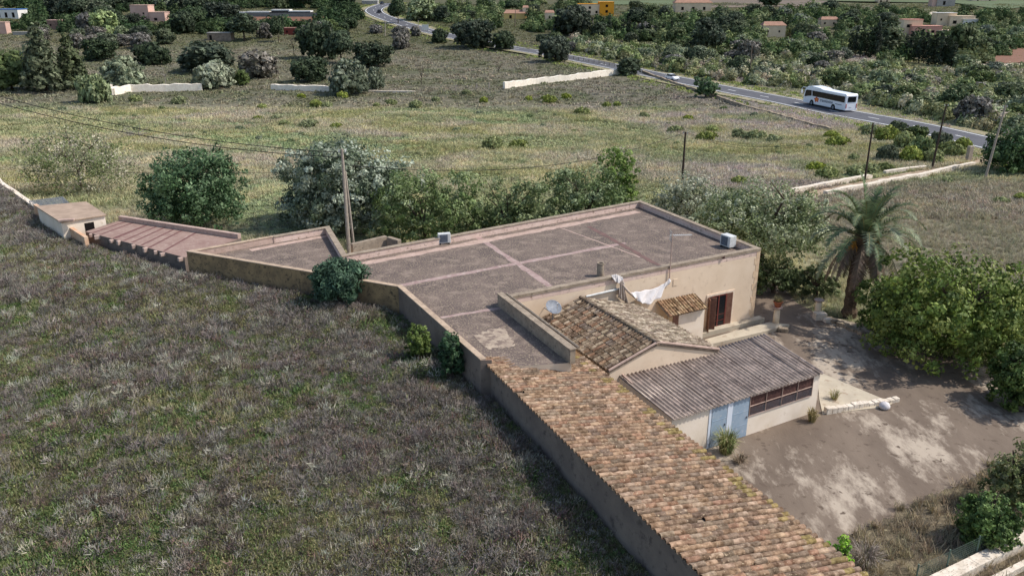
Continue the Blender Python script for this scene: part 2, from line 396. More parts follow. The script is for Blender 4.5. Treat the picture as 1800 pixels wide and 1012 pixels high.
# near face shows blockwork; the left face has its shade put into darker plaster
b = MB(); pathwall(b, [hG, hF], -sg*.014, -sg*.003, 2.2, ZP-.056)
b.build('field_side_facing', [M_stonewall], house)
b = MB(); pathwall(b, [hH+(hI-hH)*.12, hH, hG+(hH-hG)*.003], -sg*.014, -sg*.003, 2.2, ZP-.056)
b.build('field_side_facing', [M_shadewall], house)
b = MB()
b.prism([p[:2] for p in (hA, hB, hC, hD, hE, hF, hG, hH, hI, hJ)], ZR+.002, ZR+.006, 0)
def strip(a, c, w, z=.010, mi=1, seg=.5):
    a = Q(*a, ZR+.01); c = Q(*c, ZR+.01); d = (c-a); n = max(2, int(d.length/seg)); e = d.normalized(); s = Vector((-e.y, e.x, 0))
    L_, R_ = [], []
    for i in range(n+1):
        p = a+d*i/n; w1 = w*rnd.uniform(.7, 1.15); o = rnd.uniform(-.04, .04)
        L_.append(p+s*(w1/2+o)); R_.append(p-s*(w1/2-o))
    vs = [(v.x, v.y, ZR+z) for v in L_+R_]
    b.add(vs, [(n+1+i, n+2+i, i+1, i) for i in range(n)], mi)
strip((702, 502), (1100, 427), .42); strip((838, 415), (972, 506), .42, .013); strip((1035, 398), (1165, 470), .36, .016, 2)
strip((775, 558), (885, 540), .3, .011); strip((615, 468), (1122, 372), .7, .014, 3); strip((440, 440), (578, 414), .5, .014, 3)
strip((405, 440), (470, 424), .35, .015, 1); strip((985, 400), (1125, 452), .12, .012, 3); strip((610, 462), (560, 470), .8, .012, 3)
bp_ = ((832, 590), (850, 582), (872, 577), (888, 573), (893, 584), (902, 600), (905, 609), (880, 612), (858, 614), (845, 604))
blob = []
for i in range(len(bp_)):
    for k in range(5):
        a = bp_[i]; c = bp_[(i+1) % len(bp_)]; t_ = k/5; blob.append(Q(a[0]+(c[0]-a[0])*t_+rnd.uniform(-3.5, 3.5), a[1]+(c[1]-a[1])*t_+rnd.uniform(-2, 2), ZR+.01)[:2])
b.prism(blob, ZR+.008, ZR+.018, 4)
b.build('roof_terrace', [M_roof, M_pink, mat('brown_mortar_strip', (118, 92, 86), (100, 82, 76), 2., rough=.95), M_coping_p,
    mat('pale_patch', (176, 160, 140), (150, 134, 118), 1.6, (122, 107, 96), 3., .52, rough=.95)], house)
# parapets and copings
core = [hE, hD, hC, hB, hA, hJ]
def side(pts, w):                       # which sign is inward
    return w if (hC-hB).cross(hA-hB).z < 0 else -w
b = MB(); pathwall(b, core, sg*.0, sg*.28, ZR+.003, ZP-.06); b.build('parapet', [mat('parapet_render', (214, 190, 176), (200, 174, 160), 1.5, (150, 128, 114), 4., .6, bump=.005, rough=.95)], house)
b = MB(); pathwall(b, core, -sg*.04, sg*.33, ZP-.06, ZP); b.build('coping', [M_coping], house, bevel=.012)
b = MB(); pathwall(b, [hH, hG, hF, hE], -sg*.0, sg*.24, ZR+.003, ZP-.05); b.build('parapet', [M_coping_p], house)
b = MB(); pathwall(b, [hH, hG, hF, hE], -sg*.03, sg*.27, ZP-.052, ZP-.004); b.build('coping', [mat('pale_coping', (186, 164, 140), (158, 138, 118), 2., (124, 108, 94), 6., .62, rough=.95)], house, bevel=.01)
b = MB(); e = (hI-hJ).normalized()
b.wall(hJ-e*.1, hI+e*.1, .26, ZR+.003, ZP+.22); b.wall(hJ-e*.12, hI+e*.13, .34, ZP+.221, ZP+.27)
sx = Vector((-e.y, e.x, 0)); sx = sx if sx.x > 0 else -sx
b.tube([hJ+sx*.34+Vector((0, 0, .2)), hI+sx*.34+Vector((0, 0, .22))], .07, 6)
b.build('parapet', [M_coping], house)
s1, s2, s3 = Q(618, 428, ZP), Q(678, 414, ZP), Q(702, 421, ZP)
b = MB(); b.wall(s1, s2, .3, 0, ZP-.02); b.build('shaft_wall', M_coping, house)
d_ = (s3-s2); b = MB(); b.wall(s2+d_*.2, s3, .3, 0, ZP-.025); b.build('shaft_wall', M_coping, house)
# cornice shade line under the front coping, quoin at the right corner
fd = (hA-hJ).normalized(); fn = Vector((fd.y, -fd.x, 0))      # along the front wall, and out of it
b = MB(); b.wall(hJ+fn*.02+fd*.2, hA+fn*.02-fd*.01, .04, ZP-.16, ZP-.062); b.build('cornice', M_coping, house)
b = MB()
for k in range(11):
    z0 = .1+k*.42; w_ = .42 if k % 2 else .28
    b.box(hA-fd*(w_/2-.01)+fn*.004+Vector((0, 0, z0+.2-ZP)), (w_, .02, .41), math.atan2(fd.y, fd.x))
b.build('quoin', mat('quoin_stone', (216, 190, 158), (198, 170, 140), 3., rough=.95), house)
# wall base ledge
b = MB(); q0 = Q(1320, 574, 0); b.wall(hA*1+fn*.25-fd*5.5-Vector((0, 0, 0)), hA+fn*.25+fd*.5, .5, -.1, .32); b.build('base_ledge', M_slab, house)
# openings
def wpan(mb, x0, x1, y0, y1, t, off, a, b_, mi=0):   # axis-aligned panel on a wall: corners by metres along a->b_
    a = Vector((a[0], a[1], 0)); d = (Vector((b_[0], b_[1], 0))-a).normalized(); n = Vector((d.y, -d.x, 0))
    c = a+d*(x0+x1)/2+n*(off+t/2)+Vector((0, 0, (y0+y1)/2))
    mb.box(c, (x1-x0, t, y1-y0), math.atan2(d.y, d.x), mi)
def along(p): return (Vector((p.x, p.y, 0))-Vector((hJ.x, hJ.y, 0))).dot(fd)
w0 = onwall(1237, 583, hJ, hA); w1 = onwall(1291, 508, hJ, hA)
x0, x1, z0, z1 = along(w0), along(w1), w0.z, w1.z
print('window', x0, x1, z0, z1)
win = MB()
wpan(win, x0, x1, z1-.14, z1, .05, 0, hJ, hA); wpan(win, x0, x1, z0, z0+.14, .07, 0, hJ, hA)
wpan(win, x0, x0+.14, z0+.14, z1-.14, .05, 0, hJ, hA); wpan(win, x1-.14, x1, z0+.14, z1-.14, .05, 0, hJ, hA)
W_ = win.build('window', M_frame, house)
b = MB(); wpan(b, x0+.14, x1-.14, z0+.14, z1-.14, .008, 0, hJ, hA); o = b.build('pane', M_glass, house)
b = MB(); xm = (x0+x1)/2-.12
for xx in (x0+.45, xm, x1-.62): wpan(b, xx-.04, xx+.04, z0+.15, z1-.15, .03, .009, hJ, hA)
for zz in (z0+.18, z1-.2): wpan(b, x0+.49, x1-.66, zz-.03, zz+.03, .026, .009, hJ, hA)
for zz in (z0+.55, z0+.95): wpan(b, x0+.49, x1-.66, zz-.012, zz+.012, .02, .009, hJ, hA)
b.build('window_frame', M_redfr, house)
def shutter(hx, width, ang, name='shutter'):
    m = MB(); d = fd*math.cos(ang)+fn*math.sin(ang); nn = fn*math.cos(ang)-fd*math.sin(ang)
    o = Vector((hJ.x, hJ.y, 0))+fd*hx+fn*.06; rz = math.atan2(d.y, d.x); s = width
    m.box(o+d*s*.04+Vector((0, 0, (z0+z1)/2)), (.07, .04, z1-z0-.3), rz); m.box(o+d*s*.96+Vector((0, 0, (z0+z1)/2)), (.07, .04, z1-z0-.3), rz)
    for zz in (z0+.2, (z0+z1)/2, z1-.2): m.box(o+d*s*.5+Vector((0, 0, zz)), (abs(s)*.9, .038, .09), rz)
    k = z0+.28
    while k < z1-.25:
        m.box(o+d*s*.5+Vector((0, 0, k)), (abs(s)*.88, .035, .03), rz); k += .065
    m.box(o+d*s*.5+Vector((0, 0, (z0+z1)/2)), (abs(s)*.86, .006, z1-z0-.4), rz)
    m.build(name, M_shut, house)
shutter(x1-.16, -.5, R(8)); shutter(x0+.14, .46, R(38)); shutter(x0+.12, -.5, R(-62))
# wall clutter: small vent plate, box
v = onwall(1187, 496, hJ, hA); b = MB(); b.box(v, (.34, .06, .42), math.atan2(fd.y, fd.x)); b.build('meter_box', M_plaster, house, bevel=.01)
v = onwall(1272, 453, hJ, hA, .08); b = MB(); b.box(v, (.1, .12, .1), math.atan2(fd.y, fd.x)); b.tube([v-fd*.15, v+fd*.12+Vector((0, 0, .1))], .02, 5)
b.build('wall_bracket', M_rust, house)
# ------------------------------------------------------------------ tiles
TC = [(166, 138, 112), (156, 128, 104), (174, 146, 120), (146, 122, 100), (162, 128, 104), (152, 132, 112), (184, 158, 134), (134, 114, 96)]
TG = [(160, 142, 120), (142, 122, 102), (176, 158, 134), (122, 104, 86), (150, 120, 96), (132, 118, 104)]
TY = [(184, 156, 120), (166, 136, 104), (194, 168, 134), (150, 122, 94), (176, 142, 110)]
def tiles(mb, O, U, V, N, lu, lv, pu=.23, pv=.36, pal=TC, skip=.004, edge_green=False, r=None):
    nu = int(lu/pu); nv = int(math.ceil(lv/pv)); r = r or pu*.42
    for i in range(nu):
        wob = rnd.gauss(0, .008)
        for j in range(nv):
            if rnd.random() < skip: continue
            c = lin(jit(rnd.choice(pal), .07))
            if edge_green and j >= nv-2 and rnd.random() < .3: c = lin(jit((150, 132, 86), .08))
            l = min(pv*1.18, lv-j*pv+.03); a0 = j*pv
            ang = rnd.gauss(0, .025); uu = (i+.5)*pu+wob+rnd.gauss(0, .004); lift = rnd.gauss(0, .004)
            vs = []
            for s, (vv, rr, h) in enumerate(((a0, r*.9, .004), (a0+l, r*1.02, .024))):
                du = uu+(vv-a0)*ang
                for k in range(6):
                    t = math.pi*k/5
                    vs.append(O+U*(du+math.cos(t)*rr)+V*vv+N*(math.sin(t)*rr*.85+h+lift))
            for k in range(6):          # thickness at the lower end
                t = math.pi*k/5
                vs.append(O+U*(uu+l*ang+math.cos(t)*r*.8)+V*(a0+l)+N*(math.sin(t)*r*.62+.03+lift))
            mb.add(vs, [(k, k+1, 7+k, 6+k) for k in range(5)]+[(6+k, 7+k, 13+k, 12+k) for k in range(5)], 0, c)
            # pan tile between covers, colour halved to paint the shade of the gaps
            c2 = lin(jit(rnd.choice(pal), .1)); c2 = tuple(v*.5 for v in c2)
            vs = []
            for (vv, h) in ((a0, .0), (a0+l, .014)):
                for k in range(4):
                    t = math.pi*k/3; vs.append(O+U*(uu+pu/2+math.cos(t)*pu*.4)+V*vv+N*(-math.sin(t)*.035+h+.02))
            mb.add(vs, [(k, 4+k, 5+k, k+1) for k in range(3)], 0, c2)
# barn
bl0 = Q(846, 630, 4.55); bl1 = Q(1236, 1012, 4.55); br0 = Q(1180, 741, 3.6); br1 = Q(1492, 1007, 3.6)
U = (bl1-bl0).normalized(); print('barn', bl0, bl1, br0, br1)
side_ = Vector((-U.y, U.x, 0)); side_ = side_ if side_.x > 0 else -side_
wid = ((br0-bl0).dot(side_)+(br1-bl0).dot(side_))/2; drop = .95
print('barn width', wid, (br0-bl0).dot(side_), (br1-bl0).dot(side_), (br0-bl0).dot(U))
barn = empty('tiled_barn', (bl0.x, bl0.y, 0), 'long narrow barn under a sloping weathered terracotta barrel tile roof beside the field', 'barn')
LB = 20.0
V = (side_*wid-Vector((0, 0, drop))).normalized(); N_ = U.cross(V); N_ = N_ if N_.z > 0 else -N_
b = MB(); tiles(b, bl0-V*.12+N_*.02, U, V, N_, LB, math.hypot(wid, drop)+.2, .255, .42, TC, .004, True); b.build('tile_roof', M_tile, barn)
b = MB(); c0, c1, c2, c3 = bl0, bl0+U*LB, bl0+U*LB+side_*wid, bl0+side_*wid
b.prism([c0[:2], c1[:2], c2[:2], c3[:2]], [4.46, 4.46, 3.51, 3.51], [4.56, 4.56, 3.61, 3.61]); b.build('roof_deck', M_mortar, barn)
i0 = side_*.06; b = MB()
b.prism([(c0+i0)[:2], (c1+i0)[:2], (c2-i0*3)[:2], (c3-i0*3)[:2]], -.3, [4.44, 4.44, 3.51, 3.51]); b.build('wall', [M_shadewall], barn)  # the side wall's shade is painted in by the darker plaster colour
for k in range(3):                      # slipped dark gaps
    pass
# gable roofed annex
r0 = Q(1020, 524, 4.1); r1 = Q(1156, 604, 4.1)
rd = (r1-r0).normalized(); ls = Vector((rd.y, -rd.x, 0)); ls = ls if ls.x < 0 else -ls     # toward the left eave
e0 = Q(946, 566, 3.3); wl = abs((e0-r0).dot(ls)); e1 = Q(1240, 604, 2.9); wr = abs((e1-r0).dot(ls))
RL = (r1-r0).length
print('annex', wl, wr, RL)
annex = empty('gabled_annex', (r0.x, r0.y, 0), 'small gabled annex with mossy barrel tiles between the long barn and the house wall', 'annex')
for sgn, wd, dz, pal in ((1, wl, .85, TG), (-1, wr, 1.15, [(170, 156, 136), (152, 138, 120), (184, 170, 150), (138, 124, 108)])):
    V = (ls*sgn*wd-Vector((0, 0, dz))).normalized(); N_ = rd.cross(V); N_ = N_ if N_.z > 0 else -N_
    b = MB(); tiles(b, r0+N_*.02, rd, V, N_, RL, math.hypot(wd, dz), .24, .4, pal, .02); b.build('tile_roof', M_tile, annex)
    b = MB(); a1, a2, a3, a4 = r0, r1, r1+ls*sgn*wd, r0+ls*sgn*wd
    b.prism([a1[:2], a2[:2], a3[:2], a4[:2]], [4.0, 4.0, 4.0-dz, 4.0-dz], [4.1, 4.1, 4.1-dz, 4.1-dz]); b.build('roof_deck', M_mortar, annex)
b = MB(); n = 14
for k in range(n):
    p = r0+rd*(k*RL/n); q = r0+rd*((k+1.1)*RL/n)
    b.tube([p+Vector((0, 0, .04)), q+Vector((0, 0, .07))], [.11, .13], 8, 0, True, lin(jit((150, 134, 114), .08)))
b.build('ridge_tiles', M_tile, annex)
b = MB(); g = rd*-.06
pg = [(r0+ls*(wl-.1)), (r1+ls*(wl-.1)+g), (r1-ls*(wr-.1)+g), (r0-ls*(wr-.1))]
vs = []
for p, dz in ((r0+ls*(wl-.1), .85), (r0, 0), (r0-ls*(wr-.1), 1.15)): vs += [(p.x, p.y, -.2), (p.x, p.y, 3.98-dz)]
for p, dz in ((r1+g+ls*(wl-.1), .85), (r1+g, 0), (r1+g-ls*(wr-.1), 1.15)): vs += [(p.x, p.y, -.2), (p.x, p.y, 3.98-dz)]
b.add(vs, [(0, 2, 3, 1), (2, 4, 5, 3), (6, 7, 9, 8), (8, 9, 11, 10), (0, 1, 7, 6), (4, 10, 11, 5), (1, 3, 9, 7), (3, 5, 11, 9)])
b.build('wall', M_plaster, annex)
b = MB(); p = r1+ls*wl; q = r1; s_ = r1-ls*wr
b.tube([Vector((p.x, p.y, 3.32)), Vector((q.x, q.y, 4.2)), Vector((s_.x, s_.y, 3.02))], .06, 6); b.build('verge', M_coping_p, annex)
# little tiled canopy over the door beside the window
t0 = onwall(1153, 531, hJ, hA); t1 = onwall(1222, 514, hJ, hA)
zc = (t0.z+t1.z)/2; lc = (t1-t0).dot(fd); print('canopy', t0, t1, lc)
can = empty('tiled_porch', (t0.x, t0.y, 0), 'little porch with a small orange barrel tile roof against the house beside the brown shutters', 'porch')
O = Vector((t0.x, t0.y, zc)); V = (fn*1.25-Vector((0, 0, .5))).normalized(); N_ = fd.cross(V); N_ = N_ if N_.z > 0 else -N_
b = MB(); tiles(b, O+fn*.03, fd, V, N_, lc, 1.35, .2, .34, TY, .0); b.build('tile_roof', M_tile, can)
b = MB(); q_ = [O+fn*.01, O+fd*lc+fn*.01, O+fd*lc+fn*1.2, O+fn*1.2]; b.prism([v[:2] for v in q_], [zc-.08, zc-.08, zc-.58, zc-.58], [zc, zc, zc-.49, zc-.49]); b.build('roof_deck', M_mortar, can)
b = MB(); q_ = [O+fd*.95+fn*.015, O+fd*(lc-.05)+fn*.015, O+fd*(lc-.05)+fn*1.0, O+fd*.95+fn*1.0]; b.prism([v[:2] for v in q_], 0, [zc-.1, zc-.1, zc-.5, zc-.5]); b.build('wall', M_plaster_w, can)
b = MB(); q_ = [O+fd*.55+fn*.92, O+fd*.945+fn*.92, O+fd*.945+fn*.98, O+fd*.55+fn*.98]; b.prism([v[:2] for v in q_], 0, zc-.5); b.build('door', M_shut, can)
# ------------------------------------------------------------------ corrugated shed
f0 = Q(1184, 739, 2.2); f1 = Q(1451, 655, 2.2); k1 = Q(1345, 586, 2.85); k0 = Q(1088, 661, 2.85)
shed = empty('corrugated_shed', (f0.x, f0.y, 0), 'cream shed with a brown grey corrugated roof, pale blue doors and a long barred window', 'shed')
nU, nV = 420, 12; vs = []; cols_ = []
for j in range(nV+1):
    for i in range(nU+1):
        s_ = i/nU; t_ = j/nV; p = (k0.lerp(k1, s_)).lerp(f0.lerp(f1, s_), t_)
        p.z += .045*math.sin(s_*(f1-f0).length/.225*2*math.pi)+(.012 if t_ > .5 else 0)-.012*math.sin(t_*3.1)
        vs.append(p)
b = MB(); b.add(vs, [(j*(nU+1)+i, (j+1)*(nU+1)+i, (j+1)*(nU+1)+i+1, j*(nU+1)+i+1) for j in range(nV) for i in range(nU)])
m_ = b.build('roof_sheet', M_corr, shed, smooth=True)
sm = m_.modifiers.new('thick', 'SOLIDIFY'); sm.thickness = .012; sm.offset = -1
b = MB()                                # lapped sheet edges
for s_ in (.13, .25, .37, .5, .62, .74, .87, .96):
    a = k0.lerp(k1, s_)+Vector((0, 0, .045)); c = f0.lerp(f1, s_)+Vector((0, 0, .045)); b.tube([a, c], .014, 4)
b.build('sheet_lap', M_poled, shed)
sd_ = (f1-f0).normalized(); sn = Vector((sd_.y, -sd_.x, 0)); wa = f0+sd_*.05-sn*.16; wb = f1-sd_*.16-sn*.16; wa.z = wb.z = 0
ka = Vector((k0.x, k0.y, 0)); kb = Vector((k1.x, k1.y, 0))
b = MB(); b.prism([wa[:2], wb[:2], (kb-sd_*.12)[:2], ka[:2]], -.2, [2.19, 2.19, 2.79, 2.79]); b.build('wall', M_plaster_w, shed)
def al(px, py): p = onwall(px, py, wa, wb); return (Vector((p.x, p.y, 0))-wa).dot(sd_), p.z
d0_, d1_, d2_, d3_ = al(1250, 740)[0], al(1276, 740)[0], al(1285, 740)[0], al(1313, 740)[0]; wx1 = al(1426, 690)[0]; zb = al(1314, 731)[1]
print('door', d0_, d1_, d2_, d3_, wx1, zb)
for a_, c_ in ((d0_, d1_), (d2_, d3_)):
    b = MB(); wpan(b, a_, c_, .04, 2.08, .03, .003, wa, wb)
    for zz in (.7, 1.4): wpan(b, a_+.03, c_-.03, zz-.01, zz+.01, .01, .033, wa, wb)
    dr = b.build('door', M_blue, shed)
    b = MB(); wpan(b, c_-.12, c_-.08, 1.0, 1.12, .04, .034, wa, wb); b.build('handle', M_grey, shed)
b = MB(); wpan(b, d0_-.16, d0_-.02, .04, 2.08, .02, .003, wa, wb); wpan(b, d1_+.01, d2_-.01, .04, 2.08, .04, .003, wa, wb); b.build('door_post', mat('pale_blue_trim', (208, 214, 222), rough=.8), shed)
fr = MB(); zt1 = 2.08
for zz in (zb, (zb+zt1)/2, zt1): wpan(fr, d3_+.02, wx1, zz-.014, zz+.014, .05, .003, wa, wb)
for k in range(5): xx = d3_+.04+(wx1-d3_-.06)*k/4; wpan(fr, xx-.011, xx+.011, zb, zt1, .054, .003, wa, wb)
FR_ = fr.build('window', M_coping_p, shed)
b = MB(); wpan(b, d3_+.02, wx1, zb, zt1, .012, .002, wa, wb); b.build('pane', M_rust, shed)
b = MB(); k = d3_+.06
while k < wx1: wpan(b, k-.006, k+.006, zb, zb+.42, .012, .03, wa, wb); k += .075
b.build('window_bars', M_grey, shed)
b = MB(); c_ = k0+Vector((0, 0, .08)); b.box(k0.lerp(f0, .12)+Vector((.1, 0, .12)), (.07, 1.0, .06), .35); b.box(k0+Vector((-.1, .05, .09)), (1.0, .06, .05), .45); b.build('loose_batten', M_coping_p, shed)
# slab and low wall right of the shed
sl = [Q(1436, 652, .05), Q(1549, 699, .05), Q(1574, 704, .05), Q(1560, 714, .05), Q(1446, 727, .05), Q(1440, 700, .05)]
b = MB(); b.prism([v[:2] for v in sl], -.1, .05); tag(b.build('concrete_slab', M_slab), kind='structure')
b = MB(); a_ = Q(1450, 727, 0); c_ = Q(1578, 704, 0); n = 14
for k in range(n):
    p = a_.lerp(c_, k/n); q = a_.lerp(c_, (k+.98)/n); b.wall(p, q, .3+rnd.uniform(-.03, .03), -.1, .34+rnd.uniform(-.05, .04)-.012*k)
tag(b.build('low_wall', M_drystone, bevel=.03), 'low crumbling pale stone wall running right from the corrugated shed corner', 'wall')
b = MB(); p = G(1554, 718); prof = [(.05, 0), (.2, .02), (.27, .1), (.27, .2), (.2, .32), (.1, .37), (.03, .4)]
b.lathe(prof, (p.x, p.y, .0), 14); tag(b.build('sack', [M_cloth], smooth=True), 'round white sack lying at the end of the low crumbling wall', 'sack')
# courtyard steps ledge between house and shed
b = MB(); q_ = [Q(a, c, .22) for a, c in ((1236, 608), (1340, 583), (1388, 570), (1352, 566), (1320, 574), (1240, 596))]
b.prism([v[:2] for v in q_], -.1, .22); tag(b.build('concrete_ledge', M_slab), kind='structure')
# ------------------------------------------------------------------ low red roofed outbuilding on the left
o1, o2, o3, o4 = Q(150, 407, 4.3), Q(215, 386, 4.3), Q(424, 418, 4.3), Q(324, 452, 4.3)
ob_ = empty('striped_roof_outbuilding', (o1.x, o1.y, 0), 'low outbuilding with a faded red flat roof crossed by darker red stripes', 'outbuilding')
b = MB(); b.prism([v[:2] for v in (o1, o2, o3, o4)], -.2, 4.26); b.build('wall', M_shadewall, ob_)
b = MB(); b.prism([v[:2] for v in (o1, o2, o3, o4)], 4.262, 4.3, 0)
for t_ in (.07, .15, .30, .40, .48, .58, .66, .80):
    a = o1.lerp(o4, t_).lerp(o2.lerp(o3, t_*.82), .03); c = o1.lerp(o4, t_).lerp(o2.lerp(o3, t_*.82), .96); d = (c-a).normalized(); s_ = Vector((-d.y, d.x, 0))*(.09 if t_ != .3 else .16)
    b.add([(v.x, v.y, 4.306+t_*.001) for v in (a+s_, a-s_, c-s_, c+s_)], [(0, 1, 2, 3)] if (a-c).cross(s_).z > 0 else [(3, 2, 1, 0)], 1)
b.build('roof', [M_redroof, M_redstripe], ob_)
b = MB(); d = (o3-o2).normalized(); pathwall(b, [o2, o3], 0, -.3 if offs([o2, o3], 1)[0].y > o2.y else .3, 4.302, 4.62); b.build('parapet', M_coping_p, ob_)
n = 9
for k in range(n):                      # ragged stones of the field edge
    p = o1.lerp(o4, (k+rnd.uniform(.2, .8))/n); b = MB(); b.box(p+Vector((0, -.1, -.14)), (rnd.uniform(.2, .45), .25, rnd.uniform(.2, .3)), rnd.random())
    b.build('edge_stone', M_coping_p, ob_, bevel=.03)
# small hut
h1, h2, h3, h4 = Q(62, 362, 5.0), Q(106, 390, 5.0), Q(187, 377, 5.0), Q(152, 354, 5.0)
hut = empty('stone_hut', (h1.x, h1.y, 0), 'tiny pale hut with a flat slab roof and a square dark hatch', 'hut')
b = MB(); b.prism([v[:2] for v in (h1, h2, h3, h4)], 4.9, 5.0); b.build('roof', mat('hut_roof_slab', (172, 150, 130), (150, 130, 112), 1.2, rough=.95), hut, bevel=.02)
cc = (h1+h2+h3+h4)/4; iw = [cc+(v-cc)*.95 for v in (h1, h2, h3, h4)]
b = MB(); b.prism([v[:2] for v in iw], 0, 4.898); b.build('wall', M_plaster_w, hut)
b = MB(); a_, c_ = iw[1], iw[2]; L_ = (Vector(c_[:2])-Vector(a_[:2])).length; wpan(b, L_*.5, L_*.72, 3.75, 4.6, .01, .003, a_, c_); b.build('hatch', M_dark, hut)
b = MB(); p = h2; b.box(Vector((p.x+.35, p.y+.15, 5.08)), (1.0, .3, .16), .25); b.build('roof_stone', M_coping_p, hut, bevel=.03)
b = MB(); ee = h2-(h2-h1)*.02
b.wall(Q(62, 362, 4.6), Q(150, 410, 4.6), .25, 3.5, 4.75, 0, None, 4.35); b.build('flank_wall', mat('orange_block', (196, 150, 116), (206, 178, 150), 1.5, rough=.95), hut)
# wire pen roof behind the hut
q_ = [Q(54, 354, 4.4), Q(110, 365, 4.4), Q(122, 356, 4.4), Q(112, 348, 4.4)]
b = MB()
A_, B_, C_, D_ = Q(52, 353, 4.5), Q(68, 364, 4.5), Q(122, 357, 4.5), Q(110, 346, 4.5)
for i in range(22):
    t_ = i/21; b.tube([A_.lerp(D_, t_), B_.lerp(C_, t_)], .02, 4)
for i in range(9):
    t_ = i/8; b.tube([A_.lerp(B_, t_), D_.lerp(C_, t_)], .02, 4)
for v in (A_, B_, C_, D_): b.tube([Vector((v.x, v.y, 1)), v], .04, 5)
tag(b.build('wire_pen', M_grey), 'grey wire mesh pen roof just behind the tiny hut', 'pen')
# ------------------------------------------------------------------ things on the roof and walls
def ac(name, pos, rz, label, w=.85, d=.34, h=.6, group='air conditioner units on the flat roof'):
    e = empty(name, pos, label, 'air conditioner', group); M = Matrix.Rotation(rz, 3, 'Z'); P_ = Vector(pos)
    b = MB(); b.box(P_+Vector((0, 0, h/2+.08)), (w, d, h), rz); b.build('casing', M_white, e, bevel=.02)
    b = MB(); c = P_+M@Vector((-.06, -d/2-.008, h/2+.08)); b.box(c, (w*.66, .012, h*.8), rz)
    b.build('grille', M_grille, e)
    b = MB()
    for r_ in (.08, .14, .2):
        b.tube([c+M@Vector((r_*math.cos(t), -.012, r_*math.sin(t))) for t in np.linspace(0, 2*math.pi, 17)], .005, 4)
    b.build('fan_guard', M_grey, e)
    for sx_ in (-1, 1):
        b = MB(); b.box(P_+M@Vector((sx_*w*.36, 0, .04)), (.06, d+.1, .078), rz); b.build('foot', M_black, e)
fa = math.atan2(fd.y, fd.x)
pa = Q(781, 428, ZR+.02); ac('air_conditioner', pa, fa-.25, 'white air conditioner unit standing by the back parapet of the roof', .8, .34, .62)
pb = Q(1279, 434, ZR+.02); ac('air_conditioner', pb, fa-R(88), 'white air conditioner unit with grey grille in the right corner of the roof', .85, .55, .72)
pc = Q(1055, 485, ZR); b = MB(); b.lathe([(.2, 0), (.2, .72), (.22, .72), (.22, .8), (.15, .8), (.15, .5)], (0, 0, 0), 16)
o = b.build('chimney_pipe', [M_coping], smooth=False); o.location = pc; tag(o, 'short round grey chimney pipe near the front edge of the flat roof', 'chimney')
# satellite dish
pd = onwall(972, 541, hJ, hA, .9); e = empty('satellite_dish', (pd.x, pd.y, pd.z-.7), 'round grey satellite dish on a bracket above the mossy annex tiles', 'satellite dish')
b = MB(); n = 20; vs = []; tilt = Matrix.Rotation(R(62), 3, 'X')
Md = Matrix.Rotation(R(35), 3, 'Z')@Matrix.Rotation(R(38), 3, 'X')
for r_, h_ in ((0, 0), (.15, .012), (.3, .05), (.42, .1), (.44, .112), (.43, .1), (.3, .03), (0, -.02)):
    for k in range(n): t = 2*math.pi*k/n; vs.append(pd+Md@Vector((r_*math.cos(t)*1.05, r_*math.sin(t), h_)))
b.add(vs, [(i*n+k, i*n+(k+1) % n, (i+1)*n+(k+1) % n, (i+1)*n+k) for i in range(7) for k in range(n)]); b.build('dish', M_grey, e, smooth=True)
b = MB(); b.tube([pd+Vector((0, 0, -.02)), pd+Vector((0, .1, -.9))], .03, 6); b.tube([pd+Vector((0, .0, -.3)), pd-fn*.9+Vector((0, 0, -.3))], .025, 6); b.build('mast', M_grey, e)
b = MB(); q = pd+Md@Vector((0, -.1, .5)); b.tube([pd+Md@Vector((0, -.42, .1)), q], .015, 5); b.box(q, (.08, .08, .12)); b.build('receiver_arm', M_white, e)
# antenna
a0 = onwall(1176, 500, hJ, hA, .08); a1 = D(1187, 412, a0.y); e = empty('television_antenna', a0, 'thin television antenna mast at the front roof edge', 'antenna')
b = MB(); b.tube([a0, Vector((a0.x, a0.y, a1.z))], .035, 6); b.build('mast', M_coping_p, e)
b = MB(); t_ = Vector((a0.x, a0.y, a1.z-.05)); x_ = Vector((1, .1, 0)).normalized(); y_ = Vector((-.1, 1, 0))
b.tube([t_-x_*.15, t_+x_*1.15], .022, 5)
for k in range(9): c = t_+x_*(.1+k*.12); l = .2-.012*k; b.tube([c-y_*l, c+y_*l], .016, 4)
for s_ in (-1, 1):
    for zz in (-.1, .1, .22, -.22): b.tube([t_-x_*.1+Vector((0, 0, zz*1.2))-y_*.3, t_-x_*.1+Vector((0, 0, zz*1.2))+y_*.3], .018, 4)
b.tube([t_-x_*.1+Vector((0, 0, -.28)), t_-x_*.1+Vector((0, 0, .28))], .01, 4); b.build('aerial', M_white, e)
# white drain pipe on the wall
b = MB(); b.tube([onwall(1030, 521, hJ, hA, .09), onwall(1095, 506, hJ, hA, .09)], .06, 8); b.build('pipe', M_white, house)
